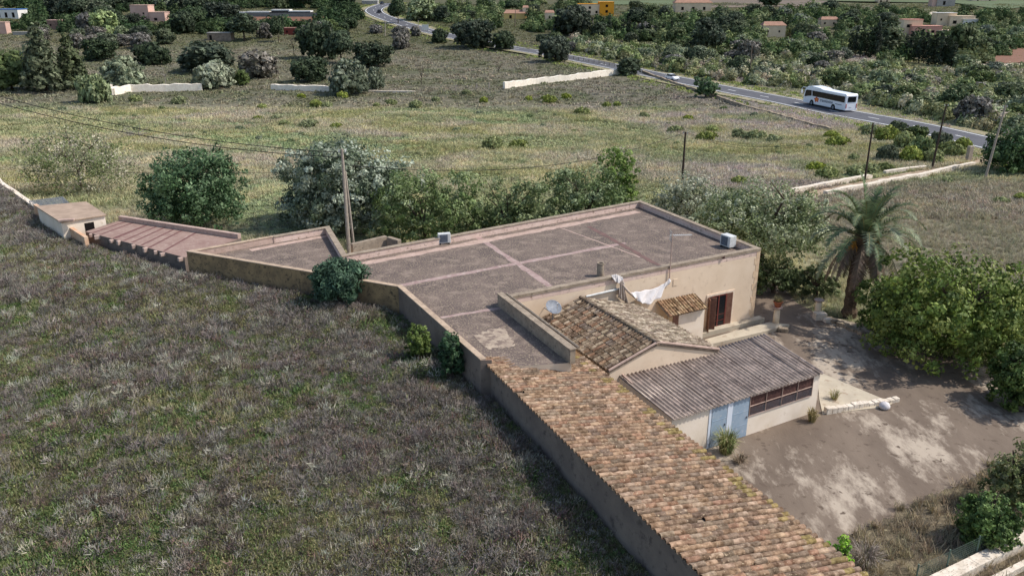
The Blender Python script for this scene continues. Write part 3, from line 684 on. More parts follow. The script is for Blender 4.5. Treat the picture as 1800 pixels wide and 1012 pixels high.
# laundry
def cloth(name, top, bot, label, m, folds=5, amp=.06, nu=40, nv=14, cat='laundry'):
    vs = []
    for j in range(nv+1):
        for i in range(nu+1):
            s_ = i/nu; t_ = j/nv
            def at_(P): k = s_*(len(P)-1); a = min(int(k), len(P)-2); return Vector(P[a]).lerp(Vector(P[a+1]), k-a)
            p = at_(top).lerp(at_(bot), t_); p += fn*(amp*math.sin(s_*folds*6.28+t_*2)*(.3+t_)+.02*math.sin(s_*31+t_*9)); p.z += .015*math.sin(s_*40)
            vs.append(p)
    b = MB(); b.add(vs, [(j*(nu+1)+i, j*(nu+1)+i+1, (j+1)*(nu+1)+i+1, (j+1)*(nu+1)+i) for j in range(nv) for i in range(nu)])
    o = b.build(name, m, smooth=True); sm = o.modifiers.new('t', 'SOLIDIFY'); sm.thickness = .01; return tag(o, label, cat)
wp = lambda x, y, o=.25: onwall(x, y, hJ, hA, o)
cloth('hanging_sheet', [wp(1108, 514), wp(1122, 512), wp(1150, 507), wp(1168, 498), wp(1177, 490)], [wp(1116, 524, .4), wp(1128, 533, .45), wp(1142, 535, .45), wp(1160, 522, .4), wp(1178, 493)],
      'long white sheet sagging from the clothesline above the old tiles', mat('white_sheet', (224, 218, 214), (214, 208, 204), 4., (130, 126, 132), 5.5, .66, rough=.95), 4)
cloth('hanging_towel', [wp(1074, 484, .12), wp(1083, 482, .12), wp(1094, 487, .12)], [wp(1080, 494, .2), wp(1088, 498, .2), wp(1097, 500, .2)], 'grey towel folded over the front roof edge left of the sheet', M_cloth, 2, .03)
cloth('hanging_shirt', [wp(1089, 496, .2), wp(1095, 492, .2)], [wp(1086, 522, .3), wp(1102, 532, .3)], 'crumpled beige cloth hanging down the wall beside the white sheet', M_cloth2, 3, .08)
b = MB(); b.tube([wp(1094, 500, .25), wp(1104, 512, .27), wp(1118, 524, .3), wp(1130, 531, .32)], [.05, .07, .06, .04], 6); tag(b.build('twisted_cloth', M_cloth2, smooth=True), 'twisted rope of beige cloth joining the towel to the white sheet', 'cloth')
# ------------------------------------------------------------------ columns in the courtyard
def column(px, py, H, label, r=.2):
    p = G(px, py); e = empty('stone_column', p, label, 'column', 'stone columns at the courtyard edge')
    b = MB(); b.lathe([(r*1.0, .0), (r*.98, H*.5), (r*.88, H-.12)], p, 16); b.build('shaft', mat('column_stone', (228, 210, 182), (208, 188, 158), 3., rough=.9), e, smooth=True)
    b = MB(); b.lathe([(r*.95, H-.12), (r*1.35, H-.06), (r*1.55, H-.04), (r*1.55, H+.02)], p, 16); b.build('capital', M_coping_p, e)
    b = MB(); b.box(p+Vector((0, 0, -.02)), (r*2.9, r*2.9, .16), .5); b.build('plinth', M_coping_p, e, bevel=.02)
    return p
H1 = 1.25
p = column(1363, 572, H1, 'pale round stone column with a potted plant on top')
b = MB(); pz = p+Vector((0, 0, H1+.02)); b.lathe([(.17, 0), (.26, .3), (.3, .31), (.3, .38), (.24, .38), (.2, .3)], (0, 0, 0), 16)
e = b.build('flower_pot', M_pot); e.location = pz; tag(e, 'terracotta flower pot with a dry spiky plant on the stone column', 'flower pot')
m = MB()
for k in range(320):
    t = rnd.uniform(0, 6.28); s_ = rnd.uniform(.1, 1.45); l = rnd.uniform(.25, .5); q = pz+Vector((math.cos(t)*.1, math.sin(t)*.1, .36)); d = Vector((math.cos(t)*math.sin(s_), math.sin(t)*math.sin(s_), math.cos(s_)))
    w_ = Vector((-math.sin(t), math.cos(t), 0))*.012; m.add([q-w_, q+w_, q+d*l], [(0, 1, 2)], 0, lin(jit((158, 146, 104), .2)))
m.build('potted_plant', M_leafn, e).location = (0, 0, 0); bpy.data.objects['potted_plant'].matrix_parent_inverse = Matrix.Translation(-pz)
b = MB(); p2_ = G(1376, 583); b.box(p2_+Vector((0, 0, .14)), (.6, .34, .28), -.2); tag(b.build('stone_block', M_drystone2, bevel=.05), 'loose brown stone block beside the column with the pot', 'stone block')
p = column(1436, 556, 1.15, 'pale stone column with a bare flat top on a stepped block')
b = MB(); b.box(p+Vector((0, -.45, .2)), (.75, .5, .5), .1); b.box(p+Vector((.35, -.9, .08)), (.5, .35, .3), .3); tag(b.build('stepped_block', M_drystone, bevel=.03), 'stepped pale stone block at the foot of the bare column', 'stone block')
b = MB(); a_ = G(1452, 560); c_ = G(1524, 592)
for k in range(16):
    q = a_.lerp(c_, k/16); b.box(q+Vector((rnd.gauss(0, .08), rnd.gauss(0, .08), .08)), (rnd.uniform(.3, .5), rnd.uniform(.25, .4), rnd.uniform(.15, .32)), rnd.random())
tag(b.build('tumbled_wall', M_drystone2, bevel=.03), 'tumbled row of grey stones edging the courtyard below the palm', 'wall')
# ------------------------------------------------------------------ road
def spline(P_, n):
    P_ = [Vector(p) for p in P_]; o = []
    for i in range(len(P_)-1):
        a, b_, c, d = P_[max(i-1, 0)], P_[i], P_[i+1], P_[min(i+2, len(P_)-1)]
        for k in range(n):
            t = k/n; o.append(.5*((2*b_)+(c-a)*t+(2*a-5*b_+4*c-d)*t*t+(3*b_-a-3*c+d)*t**3))
    return o+[P_[-1]]
RP = [(1900, 292), (1800, 268), (1700, 244), (1600, 221), (1500, 203), (1400, 182), (1300, 163), (1210, 145), (1120, 126), (1040, 110), (960, 95), (880, 82), (800, 66), (740, 52), (700, 40), (668, 28), (656, 19), (668, 12), (684, 6)]
RC = spline([G(*p) for p in RP], 10)
RC = [Vector((p.x, p.y, 0)) for p in RC]
# even out the spacing and smooth
def resample(P_, step):
    o = [P_[0]]; acc = 0
    for a, b_ in zip(P_[:-1], P_[1:]):
        l = (b_-a).length
        while acc+l >= step:
            t = (step-acc)/l; a = a.lerp(b_, t); o.append(a.copy()); l = (b_-a).length; acc = 0
        acc += l
    return o
RC = resample(RC, 3.0)
for _ in range(6): RC = [RC[0]]+[(RC[i-1]+RC[i]*2+RC[i+1])/4 for i in range(1, len(RC)-1)]+[RC[-1]]
RZ = [zt(p.x, p.y) for p in RC]
for _ in range(10): RZ = [RZ[0]]+[(RZ[i-1]+RZ[i]*2+RZ[i+1])/4 for i in range(1, len(RZ)-1)]+[RZ[-1]]
RN = []
for i in range(len(RC)):
    d = (RC[min(i+1, len(RC)-1)]-RC[max(i-1, 0)]).normalized(); RN.append(Vector((-d.y, d.x, 0)))   # left of travel = camera side
def ribbon(name, d0, d1, dz, m, i0=0, i1=None, kind='structure'):
    i1 = i1 or len(RC)-1; vs = []
    for i in range(i0, i1+1):
        for d in (d0, d1): p = RC[i]+RN[i]*d; vs.append((p.x, p.y, RZ[i]+.12+dz))
    b = MB(); b.add(vs, [(2*k, 2*k+1, 2*k+3, 2*k+2) for k in range(i1-i0)]); return tag(b.build(name, m, smooth=True), kind=kind)
RA = np.array([[p.x, p.y] for p in RC])
def rdist(x, y):
    d = np.hypot(RA[:, 0]-x, RA[:, 1]-y); return float(d.min()), int(d.argmin())
# settle the ground under the road by lifting the sheets above it
ribbon('road_verge', -7.6, 7.2, .0, M_verge)
ribbon('road', -4.6, 4.6, .03, M_asph)
b = MB()
def line(d0, d1, i0, i1, z=.045):
    vs = []
    for i in range(i0, i1+1):
        for d in (d0, d1): p = RC[i]+RN[i]*d; vs.append((p.x, p.y, RZ[i]+.12+z))
    b.add(vs, [(2*k, 2*k+1, 2*k+3, 2*k+2) for k in range(i1-i0)])
line(3.7, 4.0, 0, len(RC)-1); line(-4.0, -3.7, 0, len(RC)-1)
for i in range(1, len(RC)-3, 4): line(-.13, .13, i, i+1)
tag(b.build('road_markings', M_paint), kind='structure')
# ------------------------------------------------------------------ vehicles
def vehicle_frame(i, lane, back=False):
    p = RC[i]+RN[i]*lane; p.z = RZ[i]+.16; d = (RC[i+2]-RC[i-2]).normalized(); return p, math.atan2(d.y, d.x)
ib = min(range(len(RC)), key=lambda i: (RC[i]-Vector((*G(1462, 192)[:2], 0))).length)
pB, aB = vehicle_frame(ib, -1.9)
def place_children(root, a):
    root.rotation_euler = (0, 0, a)
bus = empty('coach', (0, 0, 0), 'white coach with dark windows driving away along the road', 'bus')
bus.scale = (1.13, 1.08, 1.08)
BL, BW, BH = 12.6, 2.55, 3.35
prof = [(-6.3, .35), (-6.28, 3.1), (-6.1, 3.3), (0.8, 3.34), (1.6, 3.55), (4.2, 3.68), (5.4, 3.5), (6.0, 2.9), (6.28, 1.7), (6.32, .8), (6.25, .35)]
b = MB(); n = len(prof)
vs = [(x, s_*(BW/2-(.12 if z > 3.2 else 0)), z) for s_ in (-1, 1) for x, z in prof]
b.add(vs, [tuple(range(n))[::-1], tuple(range(n, 2*n))]+[(i, (i+1) % n, n+(i+1) % n, n+i) for i in range(n)])
bo = b.build('body', M_wpaint, bus, bevel=.07)
for s_ in (-1, 1):
    b = MB(); y = s_*(BW/2+.012); pl = [(-5.95, 1.75), (3.55, 1.85), (3.75, 2.85), (-5.95, 2.85)]
    b.add([(x, y-s_*.03, z) for x, z in pl]+[(x, y, z) for x, z in pl], [(4, 5, 6, 7) if s_ < 0 else (7, 6, 5, 4), (0, 1, 5, 4), (1, 2, 6, 5), (2, 3, 7, 6), (3, 0, 4, 7)]); b.build('side_window', M_glass, bus)
    b = MB(); pl = [(3.85, 1.85), (4.9, 1.7), (6.02, 1.45), (5.75, 2.6), (5.45, 2.85), (4.0, 2.85)]
    b.add([(x, y-s_*.03, z) for x, z in pl]+[(x, y, z) for x, z in pl], [tuple(range(6, 12)) if s_ < 0 else tuple(range(11, 5, -1))]+[(i, (i+1) % 6, 6+(i+1) % 6, 6+i) for i in range(6)]); b.build('cab_window', M_glass, bus)
b = MB(); b.add([(6.33, -1.1, 1.3), (6.33, 1.1, 1.3), (5.72, 1.05, 3.12), (5.72, -1.05, 3.12)], [(0, 1, 2, 3)]); b.build('windscreen', M_glass, bus)
b = MB(); b.box((-6.32, 0, 2.35), (.03, 1.75, 1.0)); b.build('rear_window', M_glass, bus, bevel=.01)
b = MB(); b.box((-6.33, .15, 1.0), (.02, .5, .12)); b.build('number_plate', M_paint, bus)
for s_ in (-1, 1):
    b = MB(); b.box((-6.32, s_*1.1, 1.15), (.04, .14, .8)); b.build('tail_light', M_red, bus)
    b = MB(); b.box((6.34, s_*.95, .85), (.03, .35, .22)); b.build('headlight', M_glass, bus)
    b = MB(); b.tube([(5.5, s_*1.15, 3.2), (6.5, s_*1.35, 3.25), (6.85, s_*1.45, 2.9), (6.75, s_*1.45, 2.3)], .06, 6); b.box((6.75, s_*1.45, 2.35), (.14, .3, .55)); b.build('mirror', M_wpaint, bus)
def wheel(parent, c, r, w_):
    M = Matrix.Rotation(R(90), 3, 'X'); b = MB(); b.lathe([(r*.6, -w_/2), (r*.95, -w_/2), (r, -w_/2+.04), (r, w_/2-.04), (r*.95, w_/2), (r*.6, w_/2)], (0, 0, 0), 20)
    b.v = [tuple(Vector(c)+M@Vector(v)) for v in b.v]; t_ = b.build('wheel', M_tyre, parent)
    b = MB(); b.lathe([(r*.6, -w_/2-.006), (r*.3, -w_/2-.02), (r*.3, w_/2+.02), (r*.6, w_/2+.006)], (0, 0, 0), 16); b.v = [tuple(Vector(c)+M@Vector(v)) for v in b.v]; b.build('rim', M_grey, t_)
for x in (3.55, -2.9, ):
    for s_ in (-1, 1):
        wheel(bus, (x, s_*1.16, .5), .5, .32)
        b = MB(); b.lathe([(.62, -.01), (.62, .01)], (0, 0, 0), 22); M = Matrix.Rotation(R(90), 3, 'X'); b.v = [tuple(Vector((x, s_*1.275, .5))+M@Vector(v)) for v in b.v]; b.v = [(v[0], v[1], max(v[2], .36)) for v in b.v]; b.build('wheel_arch', M_black, bus)
def text(name, s, size, parent, M4, m, shear=0.):
    cu = bpy.data.curves.new(name, 'FONT'); cu.body = s; cu.size = size; cu.extrude = .004; cu.offset = .012; cu.align_x = 'LEFT'; cu.shear = shear; cu.space_character = 1.08
    to = bpy.data.objects.new('tmp', cu); COL.objects.link(to); dg = bpy.context.evaluated_depsgraph_get(); me = bpy.data.meshes.new_from_object(to.evaluated_get(dg))
    bpy.data.objects.remove(to); me.materials.clear(); me.materials.append(m); me.transform(M4); o = bpy.data.objects.new(name, me); COL.objects.link(o); o.parent = parent; return o
Mt = Matrix(((-1, 0, 0, 1.15), (0, 0, 1, BW/2+.012), (0, 1, 0, 1.12), (0, 0, 0, 1)))
text('lettering', 'transunion', .82, bus, Mt, M_logo_g, .12)
b = MB()
for k in range(9): b.box((-3.5-k*.21, BW/2+.012, 1.24), (.15, .01, .13))
b.build('small_print', M_logo_g, bus)
b = MB(); pts_ = []
for k in range(26):
    t = 6.283*k/26; r_ = .56*(1+.22*math.sin(5*t+.6)+.12*math.sin(9*t)); pts_.append((2.15+r_*1.15*math.cos(t), BW/2+.014, 1.32+r_*.8*math.sin(t)))
b.add(pts_, [tuple(range(26))]); b.add([(x*.55+2.1*.45, y+.004, z*.55+1.3*.45) for x, y, z in pts_], [tuple(range(26))], 1); b.build('emblem', [M_logo_o, mat('orange_print', (228, 140, 60), rough=.4)], bus)
bus.location = pB; place_children(bus, aB)
def car(i, lane, paint, label, flip=False):
    e = empty('car', (0, 0, 0), label, 'car')
    lo = [(-2.1, .3), (-2.12, .85), (-1.6, .98), (1.2, .95), (2.0, .78), (2.15, .5), (2.1, .3)]
    up = [(-1.75, .95), (-1.3, 1.42), (.3, 1.46), (1.15, .95)]
    for nm, pr, hw, m_ in (('body', lo, .88, paint), ('cabin', up, .76, M_glass)):
        b = MB(); n = len(pr); b.add([(x, s_*(hw-(.1 if z > 1.2 else 0)), z) for s_ in (-1, 1) for x, z in pr], [tuple(range(n))[::-1], tuple(range(n, 2*n))]+[(i_, (i_+1) % n, n+(i_+1) % n, n+i_) for i_ in range(n)]); b.build(nm, m_, e, bevel=.06)
    b = MB(); b.box((-.5, 0, 1.45), (1.5, 1.3, .05)); b.build('roof', paint, e, bevel=.02)
    for x in (-1.35, 1.35):
        for s_ in (-1, 1): wheel(e, (x, s_*.78, .32), .32, .2)
    for s_ in (-1, 1):
        b = MB(); b.box((2.1, s_*.62, .68), (.08, .3, .14)); b.build('headlight', M_white, e)
    p, a = vehicle_frame(i, lane); e.location = p; place_children(e, a+(math.pi if flip else 0))
def near_i(px, py): g_ = G(px, py); return min(range(3, len(RC)-4), key=lambda i: (RC[i]-Vector((g_.x, g_.y, 0))).length)
car(near_i(1190, 141), 1.9, M_wpaint, 'white car on the road partly hidden by the roadside bush', True)
car(near_i(668, 24), -1.9, mat('black_paint', (34, 36, 44), rough=.3), 'dark car on the outer bend of the road far away')
car(near_i(688, 8), 1.9, mat('navy_paint', (30, 34, 46), rough=.3), 'dark car at the very top of the picture where the road leaves it', True)
# ------------------------------------------------------------------ foliage
def crown_mesh(name, blobs, nclump, nleaf, leaf, cols, m, seed, clump_r=.28, droop=0., inner=.25, trunk=None, elong=1.6, barkm=None):
    r_ = np.random.RandomState(seed); V = []; C = []
    vol = np.array([b_[3]*b_[4]*b_[5] for b_ in blobs])**.67; vol = vol/vol.sum()
    pal = np.array([lin(c) for c in cols])
    for bi, (cx, cy, cz, rx, ry, rz_) in enumerate(blobs):
        k = max(3, int(nclump*vol[bi]))
        d = r_.randn(k, 3); d /= np.linalg.norm(d, axis=1)[:, None]; d[:, 2] = np.where(d[:, 2] < -.75, -d[:, 2], d[:, 2])
        rad = r_.uniform(.72, 1.06, k); rad[:int(k*inner)] = r_.uniform(.2, .72, int(k*inner))
        cc_ = np.array([cx, cy, cz])+d*rad[:, None]*np.array([rx, ry, rz_])
        cr = clump_r*min(rx, ry, rz_)*r_.uniform(.6, 1.5, k); cb = r_.uniform(.72, 1.25, k); ci = r_.randint(0, len(pal), k)
        for j in range(k):
            n = nleaf; q = r_.randn(n, 3); q = q/np.linalg.norm(q, axis=1)[:, None]*(r_.uniform(.35, 1., n)**.5)[:, None]*cr[j]
            q[:, 2] *= .8; c0_ = cc_[j]+q
            nrm = q/cr[j]+d[j]*.7+r_.randn(n, 3)*.55; nrm /= np.linalg.norm(nrm, axis=1)[:, None]
            a = np.cross(nrm, r_.randn(n, 3)); a /= np.linalg.norm(a, axis=1)[:, None]; a[:, 2] -= droop; bb = np.cross(nrm, a)
            s_ = leaf*r_.uniform(.6, 1.3, n)[:, None]
            quad = np.stack([c0_-a*s_*elong/2, c0_-bb*s_*.42, c0_+a*s_*elong/2, c0_+bb*s_*.42], 1)
            V.append(quad.reshape(-1, 3)); col = (pal[ci[j]]*cb[j])[None]*r_.uniform(.75, 1.28, (n, 1))*1.3; C.append(np.repeat(col, 4, 0))
    V = np.concatenate(V); C = np.concatenate(C); F = np.arange(len(V)).reshape(-1, 4); mi = np.zeros(len(F), int); ms = [m]
    if trunk is not None:
        tb = MB(); trunk(tb); fv = np.array([tuple(v) for v in tb.v]); ff = []
        for f in tb.f:
            if len(f) == 4: ff.append(f)
            elif len(f) == 3: ff.append((*f, f[2]))
            else: ff += [(f[0], f[i], f[i+1], f[min(i+2, len(f)-1)]) for i in range(1, len(f)-2, 2)]
        ff = [f for f in ff if len(set(f)) == 4]
        F = np.concatenate([F, np.array(ff)+len(V)]); mi = np.concatenate([mi, np.ones(len(ff), int)]); V = np.concatenate([V, fv]); C = np.concatenate([C, np.tile(lin((92, 80, 68)), (len(fv), 1))]); ms.append(barkm or M_bark)
    return npmesh(name, V, F, ms, C, mi)
def limbs(mb, H, spread, seed, r0=.16, nb=5, base=(0, 0, 0), lean=(0, 0), twigs=3):
    q = random.Random(seed); bx, by, bz = base; fork = H*.32
    top = Vector((bx+lean[0]*fork, by+lean[1]*fork, bz+fork)); bsz = Vector((bx, by, bz-.25))
    mb.tube([bsz, bsz.lerp(top, .5)+Vector((q.gauss(0, .05), q.gauss(0, .05), 0)), top], [r0*1.35, r0, r0*.85], 7)
    for k in range(nb):
        t = 6.283*k/nb+q.uniform(-.4, .4); e_ = top+Vector((math.cos(t)*spread*q.uniform(.45, .85), math.sin(t)*spread*q.uniform(.45, .85), (H-fork)*q.uniform(.4, .85)))
        m_ = top.lerp(e_, .5)+Vector((0, 0, H*.06)); mb.tube([top, m_, e_], [r0*.6, r0*.38, r0*.14], 5)
        for _ in range(twigs):
            s_ = m_.lerp(e_, q.random()); w_ = s_+Vector((q.uniform(-1, 1), q.uniform(-1, 1), q.uniform(0, 1)))*spread*.35; mb.tube([s_, w_], [r0*.2, r0*.06], 4)
def blobset(seed, w, d, h, z0, n, flat=.75):
    q = random.Random(seed); o = [(0, 0, z0+(h-z0)*.5, w*.38, d*.38, (h-z0)*.47)]
    if z0 < .16*h:                      # bushy down to the ground
        for k in range(n):
            t = 6.283*(k+.5)/n; o.append((math.cos(t)*w*.31, math.sin(t)*d*.31, h*q.uniform(.2, .3), w*.19, d*.19, h*.24))
    for k in range(n):
        t = 6.283*k/n+q.uniform(-.5, .5); rr = q.uniform(.24, .36); zz = z0+(h-z0)*q.uniform(.3, .74); sz = q.uniform(.17, .25)
        o.append((math.cos(t)*w*rr, math.sin(t)*d*rr, zz, w*sz*1.05, d*sz*1.05, (h-z0)*sz*1.15))
    return o
OLIVE = [(110, 120, 80), (128, 136, 100), (90, 100, 62), (146, 150, 122)]
OLIVEG = [(134, 138, 112), (150, 152, 128), (112, 118, 90), (162, 162, 144)]
SILVER = [(132, 140, 120), (150, 156, 138), (104, 114, 92), (84, 96, 72)]
DARKG = [(58, 78, 46), (70, 92, 54), (48, 66, 42), (82, 100, 62)]
HEDGE = [(98, 112, 66), (114, 128, 82), (82, 98, 54), (132, 142, 102)]
BRIGHT = [(90, 106, 46), (104, 118, 54), (76, 92, 40), (118, 126, 64)]
YELG = [(126, 140, 62), (144, 152, 74), (104, 122, 52)]
GREY = [(128, 122, 112), (146, 138, 128), (110, 108, 96)]
CYP = [(56, 70, 46), (68, 82, 54), (50, 62, 42)]
def hero(name, px, y, toprow, wpx, label, cols, n=26, nl=34, leaf=.15, seed=1, depth=1., nblob=7, z0f=.18, cat='tree', m=None, basez=None, elong=1.6, droop=0., clump_r=.3, group=None, trunk=True, tr=.16, cx=0):
    tp = D(px, toprow, y); gz = basez if basez is not None else zt(tp.x, y); H = tp.z-gz; w = wpx*y/FPX/math.cos(R(4))
    e = empty(name, (tp.x, y, gz), label, cat, group)
    me = crown_mesh('crown', blobset(seed, w, w*depth, H, H*z0f, nblob), int(n*nblob*(1.45 if z0f < .16 else 1)), nl, leaf, cols, m or M_leafn, seed, clump_r, droop, elong=elong)
    c = bpy.data.objects.new('crown', me); COL.objects.link(c); c.parent = e
    if trunk:
        b = MB(); limbs(b, H, w*.35, seed, tr); t_ = b.build('trunk', M_bark); t_.parent = e
    return e
hero('silver_tree', 598, 68, 246, 240, 'big pale silvery leaved tree just behind the roof and the leaning pole', SILVER, 62, 52, .19, 3, .8, 9, .08, clump_r=.24)
hero('hedge_tree', 742, 63, 294, 225, 'wide green hedge tree behind the left air conditioner', HEDGE, 40, 40, .15, 4, .55, 8, .05)
hero('hedge_tree', 893, 64, 310, 175, 'low grey green hedge tree behind the middle of the back parapet', [(102, 114, 72), (122, 132, 94), (84, 96, 58)], 34, 40, .15, 5, .6, 7, .05)
hero('hedge_tree', 1032, 66, 286, 175, 'rounded grey green hedge tree left of the bright green one', [(98, 112, 70), (124, 134, 98), (80, 94, 56)], 36, 40, .15, 6, .7, 7, .05)
hero('green_tree', 1085, 73, 258, 100, 'bright mid green tree rising behind the grey green hedge', [(94, 114, 52), (112, 130, 64), (78, 98, 44)], 30, 40, .15, 7, .8, 7, .05)
hero('olive_tree', 1212, 69, 300, 152, 'smaller grey olive tree behind the right end of the roof', OLIVEG, 34, 38, .14, 8, .8, 7, .1)
hero('olive_tree', 1350, 57, 322, 250, 'large olive tree with a dark forked trunk beside the right corner of the house', OLIVE, 60, 42, .14, 9, .85, 10, .17, tr=.34)
hero('olive_bush', 1368, 54, 452, 130, 'dark green bushes in the shade under the large olive tree', [(84, 96, 60), (100, 110, 76), (70, 82, 50)], 26, 34, .13, 25, .6, 6, .0, 'bush')
hero('olive_bush', 1440, 53, 468, 90, 'low dark bush behind the bare flat topped column', [(90, 100, 62), (104, 112, 76), (74, 84, 52)], 20, 30, .12, 26, .6, 5, .0, 'bush')
hero('pistachio_tree', 327, 67, 262, 182, 'dense round dark green tree standing alone beyond the red striped roof', [(72, 96, 62), (88, 110, 74), (60, 82, 52), (104, 124, 90)], 44, 40, .17, 10, .9, 9, .12)
hero('thorny_bush', 122, 83, 214, 205, 'pale straggly bush with bare twigs at the left in the meadow', [(112, 120, 80), (134, 134, 104), (92, 104, 62), (154, 148, 128)], 34, 26, .15, 11, .8, 9, .1, clump_r=.4)
hero('fig_tree', 1700, 43.5, 452, 330, 'great spreading bright green tree shading the right side of the courtyard', BRIGHT, 50, 42, .17, 12, .9, 10, .1, elong=1.35, tr=.22)
hero('fig_tree', 1592, 46.5, 484, 150, 'darker green bush between the palm and the great bright green tree', [(76, 94, 44), (90, 106, 52), (64, 80, 38)], 36, 40, .15, 13, .9, 7, .05, elong=1.35)
hero('fig_tree', 1822, 37.5, 610, 150, 'dark lower boughs of greenery at the right edge beside the courtyard', [(70, 88, 42), (84, 100, 48), (58, 74, 36)], 34, 40, .15, 14, .9, 7, .05, elong=1.35)
hero('round_bush', 590, 42.6, 460, 98, 'round dark blue green bush growing against the long field wall', [(66, 88, 66), (80, 104, 80), (54, 74, 56)], 34, 44, .10, 15, .9, 6, .0, 'bush', basez=3.9, elong=2.6, clump_r=.4)
hero('wall_bush', 735, 35.9, 572, 52, 'bright green bush at the foot of the shaded wall', [(92, 108, 52), (106, 120, 62), (80, 94, 44)], 22, 34, .08, 16, .9, 5, .0, 'bush', basez=3.5, elong=2.)
hero('wall_bush', 792, 34.1, 584, 58, 'dark green bush leaning over the field wall above the barn', [(54, 78, 50), (68, 92, 60), (46, 66, 44)], 24, 36, .08, 17, .9, 5, .0, 'bush', basez=3.3, elong=2.)
hero('corner_shrub', 1483, 22.9, 938, 62, 'small bright green shrub at the lower end of the barn', [(120, 158, 52), (142, 176, 66), (98, 136, 44)], 16, 26, .085, 18, .9, 5, .0, 'bush', elong=1.4)
hero('corner_shrub', 1752, 26.4, 872, 130, 'leafy green shrub at the lower right edge of the courtyard', [(84, 106, 54), (98, 118, 64), (70, 90, 46)], 30, 34, .1, 19, .9, 7, .0, 'bush', elong=1.4)
hero('corner_shrub', 1800, 28.8, 778, 120, 'greyer weedy shrub at the right edge above the leafy green one', [(112, 116, 74), (126, 124, 90), (92, 100, 58)], 26, 30, .09, 20, .9, 6, .0, 'bush', elong=1.8)
hero('drive_bush', 1800, 101, 216, 118, 'dark dense bush beside the gate pole where the drive meets the road', DARKG, 34, 34, .24, 21, .9, 7, .0, 'bush')
hero('roadside_bush', 1243, 192, 134, 40, 'round bush at the verge hiding part of the road', [(72, 92, 60), (88, 108, 74)], 20, 26, .34, 22, .9, 5, .0, 'bush')
# dead white branches in the meadow
g_ = G(240, 242); e = None; b = MB(); q = random.Random(5)
for k in range(9):
    t = q.uniform(0, 6.28); p = Vector((g_.x, g_.y, g_.z)); P_ = [p]; d = Vector((math.cos(t), math.sin(t)*.5, .55))
    for s_ in range(4): p = p+d*.75; d = (d+Vector((q.gauss(0, .35), q.gauss(0, .3), q.gauss(.05, .3)))).normalized(); P_.append(p)
    b.tube(P_, [.09, .07, .05, .03, .015], 5)
    for _ in range(3): s0 = P_[q.randint(1, 3)]; b.tube([s0, s0+Vector((q.gauss(0, .6), q.gauss(0, .5), q.uniform(.1, .8)))], [.03, .008], 4)
tag(b.build('fallen_branches', M_barkg), 'heap of bleached bare branches in the meadow behind the straggly bush', 'branches')
# palm
def palm(px, py, H, label):
    p = G(px, py); e = empty('palm_tree', p, label, 'palm tree'); top = p+Vector((.35, .2, H))
    b = MB(); n = 16; q = random.Random(3)
    b.tube([p.lerp(top, k/n)+Vector((-.15*math.sin(k/n*3.1), 0, -.15 if k == 0 else 0)) for k in range(n+1)], [(.46 if k < 2 else .36)+.05*(k % 2)+(.16 if k > n-4 else 0) for k in range(n+1)], 10)
    b.build('trunk', mat('palm_trunk', (98, 82, 66), (70, 58, 48), 7., bump=.03, bsc=8, rough=1), e)
    for k in range(56):
        t = 2.399*k+q.uniform(-.2, .2); u_ = (k+.5)/56; el = (R(84)-u_*R(100) if not u_ > .68 else -R(10)-R(50)*(u_-.68)/.32)+q.gauss(0, .1); L_ = q.uniform(3.4, 4.3)*(1 if u_ < .78 else .8); dead = u_ > .7
        if dead: col = q.choice([(138, 118, 98), (156, 140, 118), (112, 96, 82), (124, 118, 90)])
        else: col = q.choice([(88, 104, 70), (104, 118, 84), (72, 88, 54), (128, 136, 106)])
        b = MB(); d = Vector((math.cos(t)*math.cos(el), math.sin(t)*math.cos(el), math.sin(el))); c = top+Vector((math.cos(t)*.15, math.sin(t)*.15, -.5*u_)); P_ = [c]; sg_ = 16
        for s_ in range(sg_):
            c = c+d*(L_/sg_); d = (d+Vector((0, 0, (-.03-.24*s_/sg_)*(1.2 if dead else 1)))).normalized(); P_.append(c)
        b.tube(P_, [.035*(1-.8*s_/sg_) for s_ in range(sg_+1)], 4, 0, False, lin(jit((150, 140, 92), .1)) if not dead else lin(col))
        sd2 = Vector((-math.sin(t), math.cos(t), 0))
        for s_ in range(2, sg_*3):
            f_ = s_/(sg_*3); k_ = f_*sg_; a = P_[int(k_)].lerp(P_[min(int(k_)+1, sg_)], k_-int(k_)); dd = (P_[min(int(k_)+1, sg_)]-P_[int(k_)]).normalized()
            up = sd2.cross(dd).normalized(); up = up if up.z > 0 else -up
            ll = .58*math.sin(math.pi*min(1, f_*.86+.14))**.7+.06
            for sg2 in (-1, 1):
                v = (sd2*sg2*.8+dd*.55+up*(.28 if not dead else -.5)+Vector((q.gauss(0, .1), q.gauss(0, .1), q.gauss(0, .1)))).normalized()
                w_ = dd*.058; b.add([a-w_, a+w_, a+v*ll+Vector((0, 0, -.06))], [(0, 1, 2)] if sg2 > 0 else [(1, 0, 2)], 0, lin(jit(col, .16)))
        b.build('frond', M_leafn, e)
    for k in range(7):
        t = q.uniform(0, 6.28); b = MB(); a = top+Vector((0, 0, -.5)); m_ = a+Vector((math.cos(t)*.8, math.sin(t)*.8, .1)); b.tube([a, m_], .02, 4, 0, True, lin((190, 140, 60)))
        for _ in range(22): b.tube([m_, m_+Vector((q.gauss(0, .2), q.gauss(0, .2), -q.uniform(.2, .7)))], .012, 3, 0, False, lin(jit((196, 142, 58), .1)))
        b.build('fruit_stalk', M_leafn, e)
    return e
palm(1492, 556, 5.5, 'date palm with drooping grey green fronds and a skirt of dead leaves')
